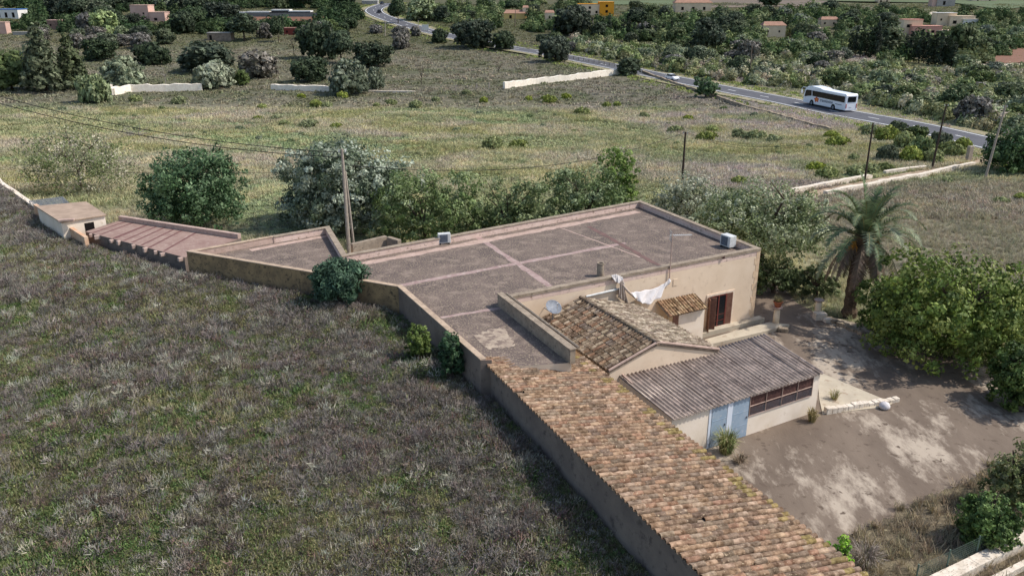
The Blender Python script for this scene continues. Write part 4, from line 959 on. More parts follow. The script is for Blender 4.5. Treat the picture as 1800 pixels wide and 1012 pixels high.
# ------------------------------------------------------------------ trees and shrubs of the middle and far distance (shared meshes)
def small_tree(w, h, seed, cols, kind='round', leaf=.5, n=170, nl=9):
    """a whole tree about w wide and h high in one mesh (crown and trunk)"""
    if kind == 'cypress':
        bl = [(0, 0, h*(.12+.11*k), w*.5*(1-.09*abs(k-2.5)), w*.5*(1-.09*abs(k-2.5)), h*.13) for k in range(8)]
        return crown_mesh('cypress', bl, n, nl, leaf, cols, M_leaf, seed, .5, trunk=lambda b: b.tube([(0, 0, -.3), (0, 0, h*.5)], [.12, .05], 5))
    if kind == 'conifer':
        bl = [(0, 0, h*(.12+.1*k), w*.5*(1-.105*k), w*.5*(1-.105*k), h*.09) for k in range(9)]
        return crown_mesh('conifer', bl, n, nl, leaf, cols, M_leaf, seed, .6, trunk=lambda b: b.tube([(0, 0, -.3), (0, 0, h*.8)], [.2, .05], 5))
    if kind == 'bare':
        b = MB(); limbs(b, h, w*.5, seed, .09, 7, twigs=7); V = b
        return V
    z0 = {'round': .08, 'bush': 0., 'tree': .22}[kind]
    return crown_mesh('tree', blobset(seed, w, w*.9, h, h*z0, 6), n, nl, leaf, cols, M_leaf, seed, .36, inner=.15, trunk=(lambda b: limbs(b, h, w*.3, seed, .14, 4, twigs=1)) if kind != 'bush' else None)
def br(c, k=1.0): return [tuple(min(250, v*k) for v in q) for q in c]
PAL = {'dark': [(62, 74, 52), (74, 86, 60), (54, 66, 46)], 'olive': [(108, 118, 88), (124, 132, 104), (90, 102, 72)], 'green': [(86, 98, 60), (98, 108, 70), (74, 86, 50)],
       'cush': [(150, 160, 76), (164, 170, 90), (134, 146, 70)], 'light': [(126, 138, 90), (142, 152, 106), (108, 122, 76)], 'lime': [(124, 144, 62), (140, 156, 74), (106, 126, 54)], 'grey': [(118, 112, 102), (134, 128, 118), (100, 98, 86)],
       'willow': [(146, 154, 108), (160, 166, 122), (126, 138, 92)]}
for k_ in PAL: PAL[k_] = br(PAL[k_], {'dark': 1.12, 'green': 1.08, 'cush': 1.0}.get(k_, 1.1))
VAR = {}
for i, (k, kd, w, h) in enumerate([('dark', 'round', 6, 5), ('dark', 'tree', 5.5, 6), ('olive', 'round', 6, 4.6), ('olive', 'round', 6, 5), ('green', 'round', 6, 5), ('green', 'tree', 6, 6),
                          ('light', 'round', 6, 4.5), ('lime', 'round', 5, 4.5), ('grey', 'round', 5, 4), ('willow', 'bush', 6, 3.6), ('dark', 'bush', 6, 3.4), ('green', 'bush', 6, 3), ('light', 'bush', 6, 2.8), ('cush', 'bush', 6, 3)]):
    VAR.setdefault((k, kd), []).append((small_tree(w, h, 100+i, PAL[k], kd, .42, 300, 14), w, h))
VAR[('cyp', 'cypress')] = [(small_tree(1.5, 8, 140, CYP, 'cypress', .3, 90, 10), 1.5, 8), (small_tree(1.7, 7, 141, CYP, 'cypress', .3, 90, 10), 1.7, 7)]
VAR[('con', 'conifer')] = [(small_tree(6, 9, 142, [(94, 106, 60), (106, 116, 70), (80, 92, 52)], 'conifer', .4, 260, 14), 6, 9)]
CNT = [0]
def put(key, x, y, w, h, label=None, cat='tree', group=None, name='tree', z=None):
    me, bw, bh = rnd.choice(VAR[key]); o = bpy.data.objects.new(name, me); COL.objects.link(o)
    o.location = (x, y, (zt(x, y) if z is None else z)-.1); o.scale = (w/bw, w/bw*rnd.uniform(.85, 1.1), h/bh); o.rotation_euler = (0, 0, rnd.uniform(0, 6.28)); CNT[0] += 1
    return tag(o, label, cat, group)
TAKEN = []
def named(key, px, py, wp_, hp, label, name='tree', cat='tree', group=None):
    g = G(px, py); d = g.y; k = d/FPX; put(key, g.x, g.y, wp_*k, hp*k*1.02, label, cat, group, name); TAKEN.append((g.x, g.y, wp_*k*.5))
K = {'d': ('dark', 'round'), 'dt': ('dark', 'tree'), 'o': ('olive', 'round'), 'g': ('green', 'round'), 'gt': ('green', 'tree'), 'l': ('light', 'round'), 'y': ('lime', 'round'), 'r': ('grey', 'round'), 'w': ('willow', 'bush'), 'db': ('dark', 'bush'), 'gb': ('green', 'bush'), 'lb': ('light', 'bush'), 'c': ('cyp', 'cypress'), 'n': ('con', 'conifer')}
for kk, px, py, w, h, lab in [
    ('n', 82, 160, 84, 112, 'tall layered cedar at the upper left of the white meadow wall'), ('n', 130, 156, 64, 92, 'broad olive green conifer right of the tall cedar'), ('g', 22, 158, 78, 66, 'yellowish green tree at the left edge beside the tall cedar'),
    ('lb', 168, 180, 56, 44, 'bushy green shrub at the foot of the broad conifer'), ('l', 222, 154, 72, 50, 'grey green willowy bush at the corner of the white meadow wall'), ('d', 177, 106, 52, 34, 'dark bush behind the broad conifer'),
    ('y', 186, 66, 48, 42, 'fresh green tree left of the pink villa'), ('r', 158, 62, 36, 34, 'greyish bare looking tree left of the fresh green one'), ('db', 270, 114, 62, 34, 'dark spreading bush in the far pasture below the pink villa'),
    ('d', 365, 126, 96, 48, 'wide dark green tree in the pasture behind the willowy bush'), ('w', 376, 155, 76, 42, 'pale green willowy bush standing over the white meadow wall'), ('g', 426, 150, 26, 26, 'small round bush right of the pale willowy one'),
    ('r', 456, 136, 66, 42, 'purple grey leafless looking bush in the pasture'), ('d', 545, 144, 62, 40, 'rounded dark green bush left of the big grey green one'), ('d', 560, 104, 62, 60, 'tall dark double tree in the middle of the pasture'), ('dt', 600, 112, 50, 52, 'dark tree touching the tall double one'),
    ('d', 655, 118, 64, 40, 'dark green tree right of the double trees'), ('o', 617, 166, 76, 58, 'big round grey green bush by the end of the white wall'), ('o', 662, 158, 34, 38, 'smaller grey green bush beside the big round one'), ('dt', 490, 74, 26, 40, 'single dark carob tree below the long white greenhouse'),
    ('dt', 430, 72, 50, 42, 'dense dark tree left of the single carob'), ('r', 465, 68, 26, 24, 'thin grey tree between two dark ones'), ('r', 705, 86, 34, 26, 'grey leafless shrub in the pasture near the road sign'), ('d', 832, 84, 68, 44, 'dark bush cluster beside the road bend'),
    ('d', 886, 88, 44, 30, 'dark bush right of the cluster beside the road'), ('d', 976, 108, 58, 40, 'dark round tree beside the white roadside fence'), ('d', 1104, 132, 46, 28, 'dark bush at the right end of the white stone wall'), ('y', 1690, 172, 36, 34, 'lime green tree in the scrub above the right end of the road'),
    ('dt', 700, 42, 30, 40, 'green tree inside the road bend'), ('l', 745, 36, 60, 36, 'pale green olive left of the yellow cottage'), ('d', 1008, 62, 66, 46, 'large dark grey tree below the orange house'), ('dt', 1240, 100, 60, 60, 'large dark tree in the wood above the white car'),
    ('dt', 1352, 22, 36, 36, 'dark pine in front of the far field'), ('n', 1560, 96, 70, 62, 'broad fresh green conifer behind the cypress row'), ('g', 1690, 108, 60, 62, 'dark green tree right of the cypress row'), ('n', 985, 24, 24, 30, 'conifer left of the orange house'),
    ('d', 390, 42, 60, 34, 'dark tree in front of the long white greenhouse'), ('d', 235, 44, 26, 18, 'small dark tree in front of the pink villa'), ('g', 1780, 190, 60, 40, 'round green bush at the right edge above the road')]:
    named(K[kk], px, py, w, h, lab)
# bare trees
def bare(px, py, w, h, label, sd_):
    g = G(px, py); k = g.y/FPX; b = small_tree(w*k, h*k, sd_, None, 'bare'); o = b.build('bare_tree', M_barkg if sd_ % 2 else M_poled); o.location = g; tag(o, label, 'tree')
bare(291, 147, 42, 36, 'small bare whitish tree behind the white meadow wall', 31); bare(517, 101, 22, 42, 'thin bare tree left of the dark double tree', 32); bare(741, 149, 20, 36, 'dark bare tree standing alone in the pasture', 34)
bare(876, 131, 16, 18, 'tiny bare tree in the middle of the right pasture', 36); bare(192, 78, 30, 34, 'bare trunk behind the fresh green tree', 38); bare(1712, 110, 60, 26, 'bare spreading tree on the red earth at the far right', 40)
# cypress rows
for k, (px, py, h) in enumerate([(1495, 96, 36), (1503, 99, 44), (1512, 101, 52), (1521, 100, 40), (1530, 102, 48), (1538, 102, 56), (1589, 106, 36), (1597, 108, 44), (1606, 110, 40), (1614, 112, 50), (1623, 112, 46), (1631, 114, 44), (1640, 114, 50), (1649, 116, 54), (1657, 116, 44), (1664, 117, 40), (1672, 118, 38)]):
    named(K['c'], px, py, 13, h*1.1, 'tall narrow dark cypress in the row on the far right beyond the bus', 'cypress_tree', 'tree', 'tall cypresses on the right')
for k, px in enumerate([1048, 1060, 1071, 1083, 1094, 1104, 1115, 1128, 1140, 1152, 1166, 1180]):
    named(K['c'], px, 62+k*.7, 9, 24+4*(k % 3), 'short dark cypress in the hedge row below the orange house', 'cypress_tree', 'tree', 'short cypresses below the orange house')
# ------------------------------------------------------------------ far houses
def hpos(px, py): g = G(px, py); return g, g.y/FPX
def villa(px, py, blocks, label, name='villa', cat='house', rz=0.):
    """blocks in photo pixels: dx, width, height, depth, wall material, roof material, windows, z offset"""
    g, k = hpos(px, py); e = empty(name, g, label, cat); M = Matrix.Rotation(rz, 3, 'Z')
    for bi, (dx, w, h, dp, wm, rm, wins, dy) in enumerate(blocks):
        if not wins and w >= 20 and h >= 6 and wm not in (P_grey, P_bl): wins = [(-.28, .5, 2.6, 3.2), (.22, .5, 2.6, 3.2)]
        b = MB(); c = g+M@Vector((dx*k, dy*k+dp*k/2, 0)); W_, H_, D_ = w*k, h*k, dp*k
        b.box(c+Vector((0, 0, H_/2-.5)), (W_, D_, H_+1), rz); b.build('wall', wm, e)
        b = MB()
        if rm is not None and isinstance(rm, tuple):    # pitched
            rm = rm[0]; r1_ = H_+W_*.16
            q_ = [(-W_*.53, -D_*.55, H_+.02), (W_*.53, -D_*.55, H_+.02), (W_*.53, D_*.55, H_+.02), (-W_*.53, D_*.55, H_+.02), (-W_*.4, 0, H_+D_*.28), (W_*.4, 0, H_+D_*.28)]
            b.add([c+M@Vector(v) for v in q_], [(0, 1, 5, 4), (2, 3, 4, 5), (1, 2, 5), (3, 0, 4), (3, 2, 1, 0)])
        else: b.box(c+Vector((0, 0, H_+.12)), (W_+.3, D_+.3, .25), rz)
        b.build('roof', rm, e)
        for wx, wz, ww, wh in wins:
            b = MB(); p = c+M@Vector((wx*W_, -D_/2-.03, 0))+Vector((0, 0, wz*H_)); b.box(p, (ww*k, .08, wh*k), rz); b.build('window', M_dark, e)
P_pink = mat('pink_render', (206, 172, 156), (192, 158, 142), .3, rough=.95); P_orange = mat('orange_render', (232, 160, 52), (220, 148, 48), .3, rough=.95); P_cream = mat('cream_render', (224, 202, 172), (206, 184, 156), .3, rough=.95)
P_white = mat('white_render', (226, 222, 214), (208, 204, 196), .3, rough=.95); P_sal = mat('salmon_render', (206, 152, 134), rough=.95); T_red = mat('far_roof_tile', (164, 128, 108), (144, 112, 96), 1., rough=.95); P_bl = mat('blue_tarpaulin', (70, 112, 170), rough=.8)
P_grey = mat('grey_render', (170, 164, 156), (150, 146, 140), .3, rough=.95); P_dk = mat('dark_steel', (70, 66, 66), rough=.8)
villa(1049, 29, [(-12, 38, 19, 26, P_cream, P_orange, [(-.3, .35, 3.5, 4), (0, .35, 3.5, 4), (.3, .35, 3.5, 4), (-.3, .72, 3.5, 4), (0, .72, 3.5, 4)], 0), (16, 24, 22, 30, P_orange, P_orange, [(0, .35, 4, 4), (0, .75, 4, 4)], -2)], 'bright orange two storey house with cream lower walls among far trees')
villa(262, 38, [(-14, 30, 25, 26, P_pink, P_pink, [], 0), (16, 26, 14, 22, P_pink, P_pink, [(-.1, .25, 5, 4)], -4), (-34, 14, 6, 12, P_cream, P_cream, [], 0)], 'blocky pink villa with a taller left part below the wooded hill')
villa(12, 33, [(0, 40, 14, 30, P_white, P_bl, [(-.3, .4, 4, 8), (0, .4, 4, 8), (.3, .4, 4, 8)], 0)], 'white building with a blue roof at the upper left corner')
villa(905, 34, [(0, 36, 9, 20, mat('yellow_render', (216, 184, 118), rough=.95), (T_red,), [(-.2, .4, 4, 5)], 0), (18, 10, 18, 12, P_cream, (T_red,), [], 4)], 'small yellow cottage with a tiled roof left of the conifer', 'cottage')
villa(966, 36, [(0, 16, 12, 14, P_cream, (T_red,), [(0, .4, 3, 4)], 0)], 'tiny pale cottage between the yellow one and the orange house', 'cottage')
villa(1212, 22, [(6, 60, 15, 26, P_cream, (T_red,), [(-.3, .4, 4, 5), (0, .4, 4, 5), (.3, .4, 4, 5)], 0), (20, 26, 27, 16, P_white, P_white, [(0, .8, 4, 3)], 20)], 'white upper storeyed house with a red tiled veranda at the top right of centre')
villa(1360, 66, [(0, 38, 19, 22, P_cream, (T_red,), [], 0)], 'house gable with a brown tiled roof among dark trees right of centre')
villa(1622, 62, [(-16, 32, 24, 20, P_cream, P_sal, [(-.2, .6, 8, 5)], 6), (4, 50, 14, 22, P_sal, P_sal, [(.2, .4, 5, 4)], -4), (34, 28, 7, 18, P_grey, P_cream, [(-.2, .4, 5, 4), (.25, .4, 5, 4)], -4)], 'salmon and cream stepped house at the right above the cypresses')
villa(1684, 46, [(-18, 32, 20, 20, P_cream, P_white, [], 6), (6, 42, 15, 22, P_cream, P_cream, [(-.3, .4, 6, 5)], 0), (18, 24, 10, 16, P_white, P_white, [], -4)], 'pale cream villa with a white block right of the salmon house')
villa(1662, 12, [(0, 30, 14, 18, P_grey, (T_red,), [(-.1, .4, 4, 6)], 0), (-16, 12, 18, 14, P_pink, P_pink, [], 2)], 'greyish house with a tiled roof at the top right')
villa(1730, 4, [(0, 40, 6, 18, P_cream, P_cream, [], 0)], 'low cream building at the very top right')
villa(1554, 6, [(0, 20, 6, 14, P_cream, P_white, [], 0)], 'low white roofed shed at the top right of centre', 'farm_shed', 'shed')
villa(1458, 48, [(0, 30, 12, 16, P_cream, (T_red,), [], 0)], 'low cream farmhouse half hidden by trees above the bus', 'cottage')
villa(1435, 57, [(0, 20, 6, 12, P_cream, P_cream, [], 0)], 'tiny cream shed left of the low farmhouse above the bus', 'farm_shed', 'shed')
villa(1720, 58, [(0, 14, 8, 8, P_bl, P_bl, [], 0)], 'blue tarpaulin covered stack beside the pale cream villa', 'covered_stack', 'tarpaulin')
villa(98, 52, [(0, 26, 14, 14, mat('ruin_stone', (152, 122, 108), (118, 98, 88), 1., rough=1), P_pink, [], 0)], 'ruined stone hut with broken top behind the tall cedar', 'stone_ruin', 'ruin')
villa(4, 60, [(0, 16, 18, 14, P_pink, P_pink, [], 0)], 'small pinkish house cut by the left edge', 'cottage')
villa(50, 62, [(0, 52, 4, 8, P_grey, P_grey, [], 0)], 'long low grey trough wall at the upper left', 'trough', 'trough')
villa(386, 72, [(0, 40, 12, 18, mat('field_hut_stone', (150, 134, 118), (120, 106, 92), 1., rough=1), P_grey, [(-.36, .4, 4, 8)], 0)], 'small stone field hut with an open dark side in the far pasture', 'field_hut', 'hut')
villa(512, 62, [(0, 24, 11, 6, mat('red_shed_wall', (132, 66, 56), rough=.95), P_sal, [], 0)], 'dark red walled shed right of the single carob', 'red_shed', 'shed')
villa(1225, 60, [(66, 16, 12, 10, P_pink, P_sal, [], 0)], 'little pink hut left of the brown roofed gable', 'farm_shed', 'shed')
villa(1345, 6, [(0, 16, 8, 10, P_cream, P_cream, [], 0)], 'little cream shed at the top between the far field and pines', 'farm_shed', 'shed')
villa(650, 8, [(0, 26, 5, 14, P_grey, P_white, [], 0)], 'long pale roof at the top beside the road bend', 'farm_shed', 'shed')
# long white greenhouse with a grey fence on a red bank
g, k = hpos(475, 34); e = empty('greenhouse', g, 'long white roofed greenhouse above a grey fence on a red earth bank', 'greenhouse')
for dx, w, h in ((-60, 40, 9), (-20, 38, 10), (18, 30, 13), (50, 36, 11)):
    b = MB(); W_, D_, z_ = w*k, 20*k, h*k
    b.box(g+Vector((dx*k, D_/2, z_/2)), (W_, D_, z_)); b.build('wall', P_dk if dx > 0 else P_grey, e)
    b = MB(); b.box(g+Vector((dx*k, D_/2, z_+.3)), (W_*1.02, D_*1.05, .5)); b.build('roof', P_white, e)
b = MB(); b.box(g+Vector((10*k, -6, 1.2)), (150*k, .2, 3.0)); 
o = b.build('boundary_fence', mat('grey_palisade', (150, 146, 140), (96, 92, 88), 3., rough=.95, stretch=(12, 1, 1))); tag(o, 'pale grey palisade fence in front of the long greenhouse', 'fence')
b = MB(); p0 = g+Vector((-20*k, -12, -2)); b.add([p0+Vector((x*k, y, z)) for x, y, z in ((0, 0, 0), (120, 0, 0), (120, 5, 3.2), (0, 5, 3.2))], [(0, 1, 2, 3)]); tag(b.build('earth_bank', mat('red_earth', (134, 98, 80), (118, 90, 74), 1., rough=1)), kind='structure')
# patches of bare red soil and lanes far right
for pts_, m_, nm in ([((1690, 116), (1800, 112), (1800, 88), (1760, 84), (1700, 94)), mat('red_earth', (134, 98, 80)), 'earth'], [((1680, 122), (1800, 120), (1800, 114), (1700, 114)), M_slab, 'lane'],
                     [((1560, 46), (1640, 22), (1660, 24), (1580, 52)), M_slab, 'lane'], [((1200, 16), (1420, 12), (1480, 2), (1220, 1)), mat('ploughed_field', (120, 106, 92), (104, 94, 84), .05, rough=1), 'ploughed_field'], [((1400, 2), (1640, 3), (1700, 10), (1760, 18), (1800, 14), (1800, 2)), mat('green_field', (98, 108, 78), (86, 98, 68), .05, rough=1), 'green_field'],
                     [((980, 3), (1200, 2), (1180, 10), (1000, 9)), mat('green_field', (86, 98, 68)), 'green_field']):
    P_ = []
    for i in range(len(pts_)):
        a, c = pts_[i], pts_[(i+1) % len(pts_)]
        for t_ in (0, .25, .5, .75): P_.append((a[0]+(c[0]-a[0])*t_, a[1]+(c[1]-a[1])*t_))
    V3 = [G(*p)+Vector((0, 0, .35)) for p in P_]; cen = sum(V3, Vector())/len(V3); cen.z = zt(cen.x, cen.y)+.5
    b = MB(); n = len(V3); b.add(V3+[cen], [(i, (i+1) % n, n) for i in range(n)]); o = b.build(nm, m_); tag(o, kind='structure')
# ------------------------------------------------------------------ stone walls and fences in the fields
def stonewall(pts_, w, h, label, m=None, name='stone_wall', z=None, top=.12):
    P_ = [G(*p) for p in pts_]; Q_ = []
    for a, c in zip(P_[:-1], P_[1:]):
        n = max(1, int((c-a).length/1.1))
        Q_ += [a.lerp(c, k/n) for k in range(n)]
    Q_.append(P_[-1]); b = MB()
    vs = []; n = len(Q_); dn = offs(Q_, w/2); dm = offs(Q_, -w/2)
    for i in range(n):
        zz = zt(Q_[i].x, Q_[i].y); hh = h*rnd.uniform(1-top, 1+top)
        jx = rnd.uniform(-.06, .06)
        vs += [(dn[i].x+jx, dn[i].y, zz-.6), (dn[i].x+jx, dn[i].y+jx, zz+hh), (dm[i].x+jx, dm[i].y, zz+hh*rnd.uniform(.95, 1)), (dm[i].x+jx, dm[i].y, zz-.6)]
    fs = []
    for i in range(n-1):
        o = i*4; q = o+4; fs += [(o, q, q+1, o+1), (o+1, q+1, q+2, o+2), (o+2, q+2, q+3, o+3)]
    fs += [(0, 1, 2, 3), tuple((n-1)*4+k for k in (3, 2, 1, 0))]
    b.add(vs, fs); return tag(b.build(name, m or M_drystone), label, 'wall')
M_limed = mat('limewashed_stone', (248, 238, 220), (232, 218, 198), 2., (206, 190, 170), 6., .62, rough=.95)
stonewall([(196, 168), (230, 162), (290, 161), (356, 160)], .7, 1.7, 'white stone wall behind the meadow on the left between the willowy bushes', M_limed)
stonewall([(478, 158), (530, 160), (585, 162)], .7, 1.4, 'white stone wall piece left of the big round grey green bush', M_limed)
stonewall([(186, 132), (192, 150), (200, 168)], .6, 1.4, 'short stretch of stone wall going back beside the grey green willowy bush')
stonewall([(648, 162), (690, 163), (730, 163)], .6, .4, 'low broken line of pale stones right of the big round bush')
stonewall([(886, 156), (940, 148), (1000, 142), (1050, 136), (1092, 131)], .7, 1.5, 'long white stone wall running to the dark bush by the road', M_limed)
stonewall([(1130, 129), (1180, 147), (1230, 163), (1290, 184), (1350, 201), (1400, 216), (1460, 232)], .5, .7, 'low grey brown stone wall between the meadow and the road verge', M_drystone2)
stonewall([(1392, 341), (1440, 331), (1495, 320), (1530, 314)], .55, .55, 'left near piece of the stone wall along the drive', M_drystone)
stonewall([(1555, 306), (1590, 301), (1625, 297)], .5, .45, 'far short piece of the left stone wall along the drive', M_drystone)
stonewall([(1450, 345), (1520, 332), (1580, 320), (1640, 308), (1712, 292)], .55, .6, 'stone wall along the right side of the drive', M_drystone)
stonewall([(1300, 356), (1350, 350), (1400, 345)], .5, .5, 'end of the drive wall hidden behind the olive trees', M_drystone2)
# drive surface
b = MB(); L_ = [G(*p)+Vector((0, 0, .05)) for p in ((1400, 342), (1460, 330), (1530, 316), (1600, 303), (1660, 295), (1712, 284), (1735, 270))]; R_ = [G(*p)+Vector((0, 0, .05)) for p in ((1425, 352), (1480, 338), (1550, 325), (1620, 310), (1680, 299), (1740, 286), (1752, 272))]
DRV = [tuple(v[:2]) for v in L_+R_[::-1]]; b.add(L_+R_, [(7+i, 8+i, i+1, i) for i in range(6)]); tag(b.build('drive', mat('gravel_drive', (168, 148, 126), (146, 128, 108), .6, (128, 116, 84), 1.4, .58, rough=1)), kind='structure')
g = G(1702, 283); b = MB(); b.box(g+Vector((0, 0, .9)), (.7, .5, 2.2), .3); tag(b.build('gate_pillar', M_polec, bevel=.04), 'pale leaning gate pillar where the drive meets the road', 'gate pillar')
# lower right garden wall with a mesh fence
wA = Vector((*Q(1625, 1030, .3)[:2], 0)); wB = Vector((*Q(1830, 930, .3)[:2], 0)); b = MB(); n = 10
for k in range(n): b.wall(wA.lerp(wB, k/n), wA.lerp(wB, (k+.995)/n), .5, -.3, .35+rnd.uniform(-.015, .015))
b.wall(wA+Vector((.75, -.55, 0)), wB+Vector((.75, -.55, 0)), .22, -.3, .25)
tag(b.build('garden_wall', M_drystone), 'pale stone garden wall at the lower right corner', 'wall')
e = empty('mesh_fence', wA, 'thin green wire mesh fence along the lower right garden wall', 'fence'); dv = (wB-wA).normalized(); lf = Vector((-dv.y, dv.x, 0))*.35; M_wire = mat('green_wire', (104, 122, 108), rough=.6)
for k in range(5):
    p = wA.lerp(wB, k/4)+lf; b = MB(); b.tube([p, p+Vector((0, 0, 1.0))], .03, 5); b.build('post', M_wire, e)
b = MB()
for zz in np.arange(.1, 1., .1): b.tube([wA+lf+Vector((0, 0, zz)), wB+lf+Vector((0, 0, zz))], .004, 3)
L_ = (wB-wA).length; k = 0
while k < L_: p = wA+dv*k+lf; b.tube([p, p+Vector((0, 0, .95))], .004, 3); k += .12
b.build('mesh', M_wire, e)
# road fence (white railing) and sign
e = empty('roadside_fence', G(1040, 112), 'pale post and rail fence beside the distant road', 'fence')
P_ = [G(990+ k*9.0, 102+k*1.62) for k in range(11)]
for p in P_:
    b = MB(); b.box(p+Vector((0, 0, .55)), (.2, .2, 1.2)); b.build('post', M_polec, e)
for zz in (.5, 1.0):
    b = MB(); b.tube([p+Vector((0, 0, zz)) for p in P_], .07, 4); b.build('rail', M_polec, e)
def signboard(px, py, label):
    g, k = hpos(px, py); e = empty('road_sign', g, label, 'sign')
    for s_ in (-1, 1): b = MB(); b.tube([g+Vector((s_*4*k, 0, 0)), g+Vector((s_*4*k, 0, 14*k))], .07, 5); b.build('post', M_grey, e)
    b = MB(); b.box(g+Vector((0, -.1, 10.5*k)), (11*k, .1, 9*k)); b.build('board', M_white, e)
signboard(748, 60, 'white rectangular road sign beside the far road')
# marker posts beside the long white wall
for k, (px, py) in enumerate([(902, 150), (920, 147), (860, 155), (838, 157), (801, 160)]):
    g = G(px, py); b = MB(); b.box(g+Vector((0, 0, .6)), (.3, .3, 1.5), .3); tag(b.build('marker_post', M_polec), 'pale stone post in the broken line left of the long white wall', 'post', 'stone posts left of the long white wall')
# ------------------------------------------------------------------ utility poles and cables
def pole(px0, py0, px1, py1, label, m, r=.11, z=None, y=None, arm=True, group='utility poles'):
    g = G(px0, py0) if y is None else None
    if g is None: t_ = D(px1, py1, y); g = Vector((t_.x+ (px0-px1)*y/FPX, y, zt(t_.x, y)))
    t_ = D(px1, py1, g.y); e = empty('utility_pole', g, label, 'pole', group); b = MB()
    b.tube([g-Vector((0, 0, .3)), g.lerp(t_, .5), t_], [r*1.25, r, r*.75], 8); b.build('pole', m, e)
    if arm:
        for s_ in (-1, 1): b = MB(); b.tube([t_+Vector((s_*.15, 0, -.25)), t_+Vector((s_*.22, 0, -.2)), t_+Vector((s_*.22, 0, -.02))], [.02, .05, .03], 6); b.build('insulator', M_white, e)
    return t_
tL = pole(601, 452, 601, 262, 'pale forked utility pole leaning just behind the roof corner', M_polec, .13, y=57.5)
b = MB(); b.tube([Vector((tL.x+.42, 57.7, .5)), Vector((tL.x+.1, 57.6, tL.z-1.6))], .09, 7); b.build('brace', M_polec, bpy.data.objects['utility_pole'])
t2 = pole(1199, 322, 1205, 232, 'dark wooden pole in the meadow behind the grey olive with a small white cap', M_poled, .13)
t3 = pole(1518, 330, 1535, 216, 'thin dark leaning pole beside the drive wall', M_poled, .11)
t4 = pole(1638, 296, 1664, 183, 'thin dark leaning pole in the roadside bushes', M_poled, .12)
t5 = pole(1757, 292, 1768, 185, 'pale leaning pole in front of the dark dense bush by the road', M_polec, .13, y=96.5)
for (a, c_, d_, e_, lb) in ((677, 64, 677, 36, 'pale pole beside the road near the dark car'), (736, 62, 735, 36, 'short pale pole left of the road sign'), (1042, 62, 1042, 30, 'pale pole below the orange house'), (905, 48, 906, 18, 'thin grey pole beside the yellow cottage'), (108, 26, 104, 2, 'pale pole on the wooded slope at the top left'), (350, 10, 352, -6, 'thin pole at the top left of centre'), (1318, 132, 1322, 80, 'thin dark pole in the wood above the bus front')):
    pole(a, c_, d_, e_, lb, M_polec if 'pale' in lb else M_pole, .16, arm=False, group='far utility poles')
def cable(P_, Q_, sag, label, r=.022, n=24):
    pts_ = []
    for k in range(n+1):
        t_ = k/n; p = P_.lerp(Q_, t_); p.z -= sag*4*t_*(1-t_); pts_.append(p)
    b = MB(); b.tube(pts_, r, 4); return tag(b.build('cable', M_cable), label, 'cable')
cable(D(-60, 152, 66), tL+Vector((0, 0, -.25)), .9, 'upper black cable from the left edge to the pale pole', .028); cable(D(-60, 165, 65), tL+Vector((0, 0, -.6)), .9, 'lower black cable from the left edge to the pale pole', .028)
cable(D(-60, 296, 80), D(600, 302, 57.5), .25, 'thin faint cable crossing in front of the straggly bush', .012)
cable(tL+Vector((0, 0, -1.1)), t2, 1.9, 'long sagging cable between the pale pole and the meadow pole', .026, 40)
cable(t2, D(1440, 246, 92), 1.2, 'slack cable running right from the meadow pole', .02); cable(t2+Vector((.1, 0, -.15)), D(1440, 248, 92), 1.35, 'second slack cable just under the one right of the meadow pole', .016)
# ------------------------------------------------------------------ meadow shrubs (countable, bright green cushions)
SH = [(730, 189, 26), (865, 262, 44), (910, 260, 32), (965, 180, 26), (1025, 203, 30), (1132, 208, 22), (1066, 190, 22), (766, 178, 18), (500, 222, 24), (541, 226, 34), (556, 188, 26), (462, 193, 22), (850, 180, 20), (603, 172, 22), (662, 188, 16), (688, 184, 20),
      (1186, 234, 28), (1240, 248, 36), (1252, 233, 26), (1300, 245, 36), (1330, 246, 36), (1300, 325, 34), (1432, 300, 34), (1470, 258, 40), (1462, 244, 30), (1503, 309, 40), (1530, 303, 34), (1452, 314, 44), (1557, 299, 28), (1500, 282, 26), (1665, 322, 24), (1760, 358, 28), (1795, 352, 30),
      (485, 212, 20), (455, 212, 18), (590, 226, 22), (1150, 196, 16), (995, 173, 18), (930, 176, 16), (820, 166, 18), (530, 172, 16), (575, 190, 22), (240, 178, 22), (315, 182, 26), (1085, 186, 16), (1210, 212, 20), (1360, 250, 26), (1560, 282, 44), (1590, 262, 50), (1620, 272, 50), (1650, 262, 48), (1600, 284, 44), (1670, 276, 44), (1556, 248, 44), (1640, 286, 40), (1575, 238, 40), (1530, 240, 36), (1692, 262, 34), (1610, 246, 40)]
for i, (px, py, w) in enumerate(SH):
    g = G(px, py); k = g.y/FPX; thick = px > 1515 and py < 292
    put(rnd.choice([('green', 'bush'), ('light', 'bush'), ('cush', 'bush')]) if thick else ('cush', 'bush'), g.x, g.y, w*k*.95, w*k*(.62 if thick else .5), 'tangled green bush in the thicket between drive and road' if thick else 'low bright green cushion shrub dotted in the dry meadow', 'shrub', 'thicket between drive and road' if thick else 'cushion shrubs in the meadow', 'shrub')
    TAKEN.append((g.x, g.y, w*k*.5))
for i in range(60):
    for _ in range(30):
        px, py = rnd.uniform(60, 1500), rnd.uniform(172, 320)
        g = G(px, py)
        if g.y > 172 or py > 240+abs(px-700)*.05 or float(XB(g.y))+3 > g.x or rdist(g.x, g.y)[0] < 14: continue
        break
    else: continue
    k = g.y/FPX; w = rnd.uniform(8, 17)
    put(('light', 'bush'), g.x, g.y, w*k, w*k*.5, 'small dull green tuft shrub scattered through the dry meadow', 'shrub', 'small tuft shrubs in the meadow', 'shrub')
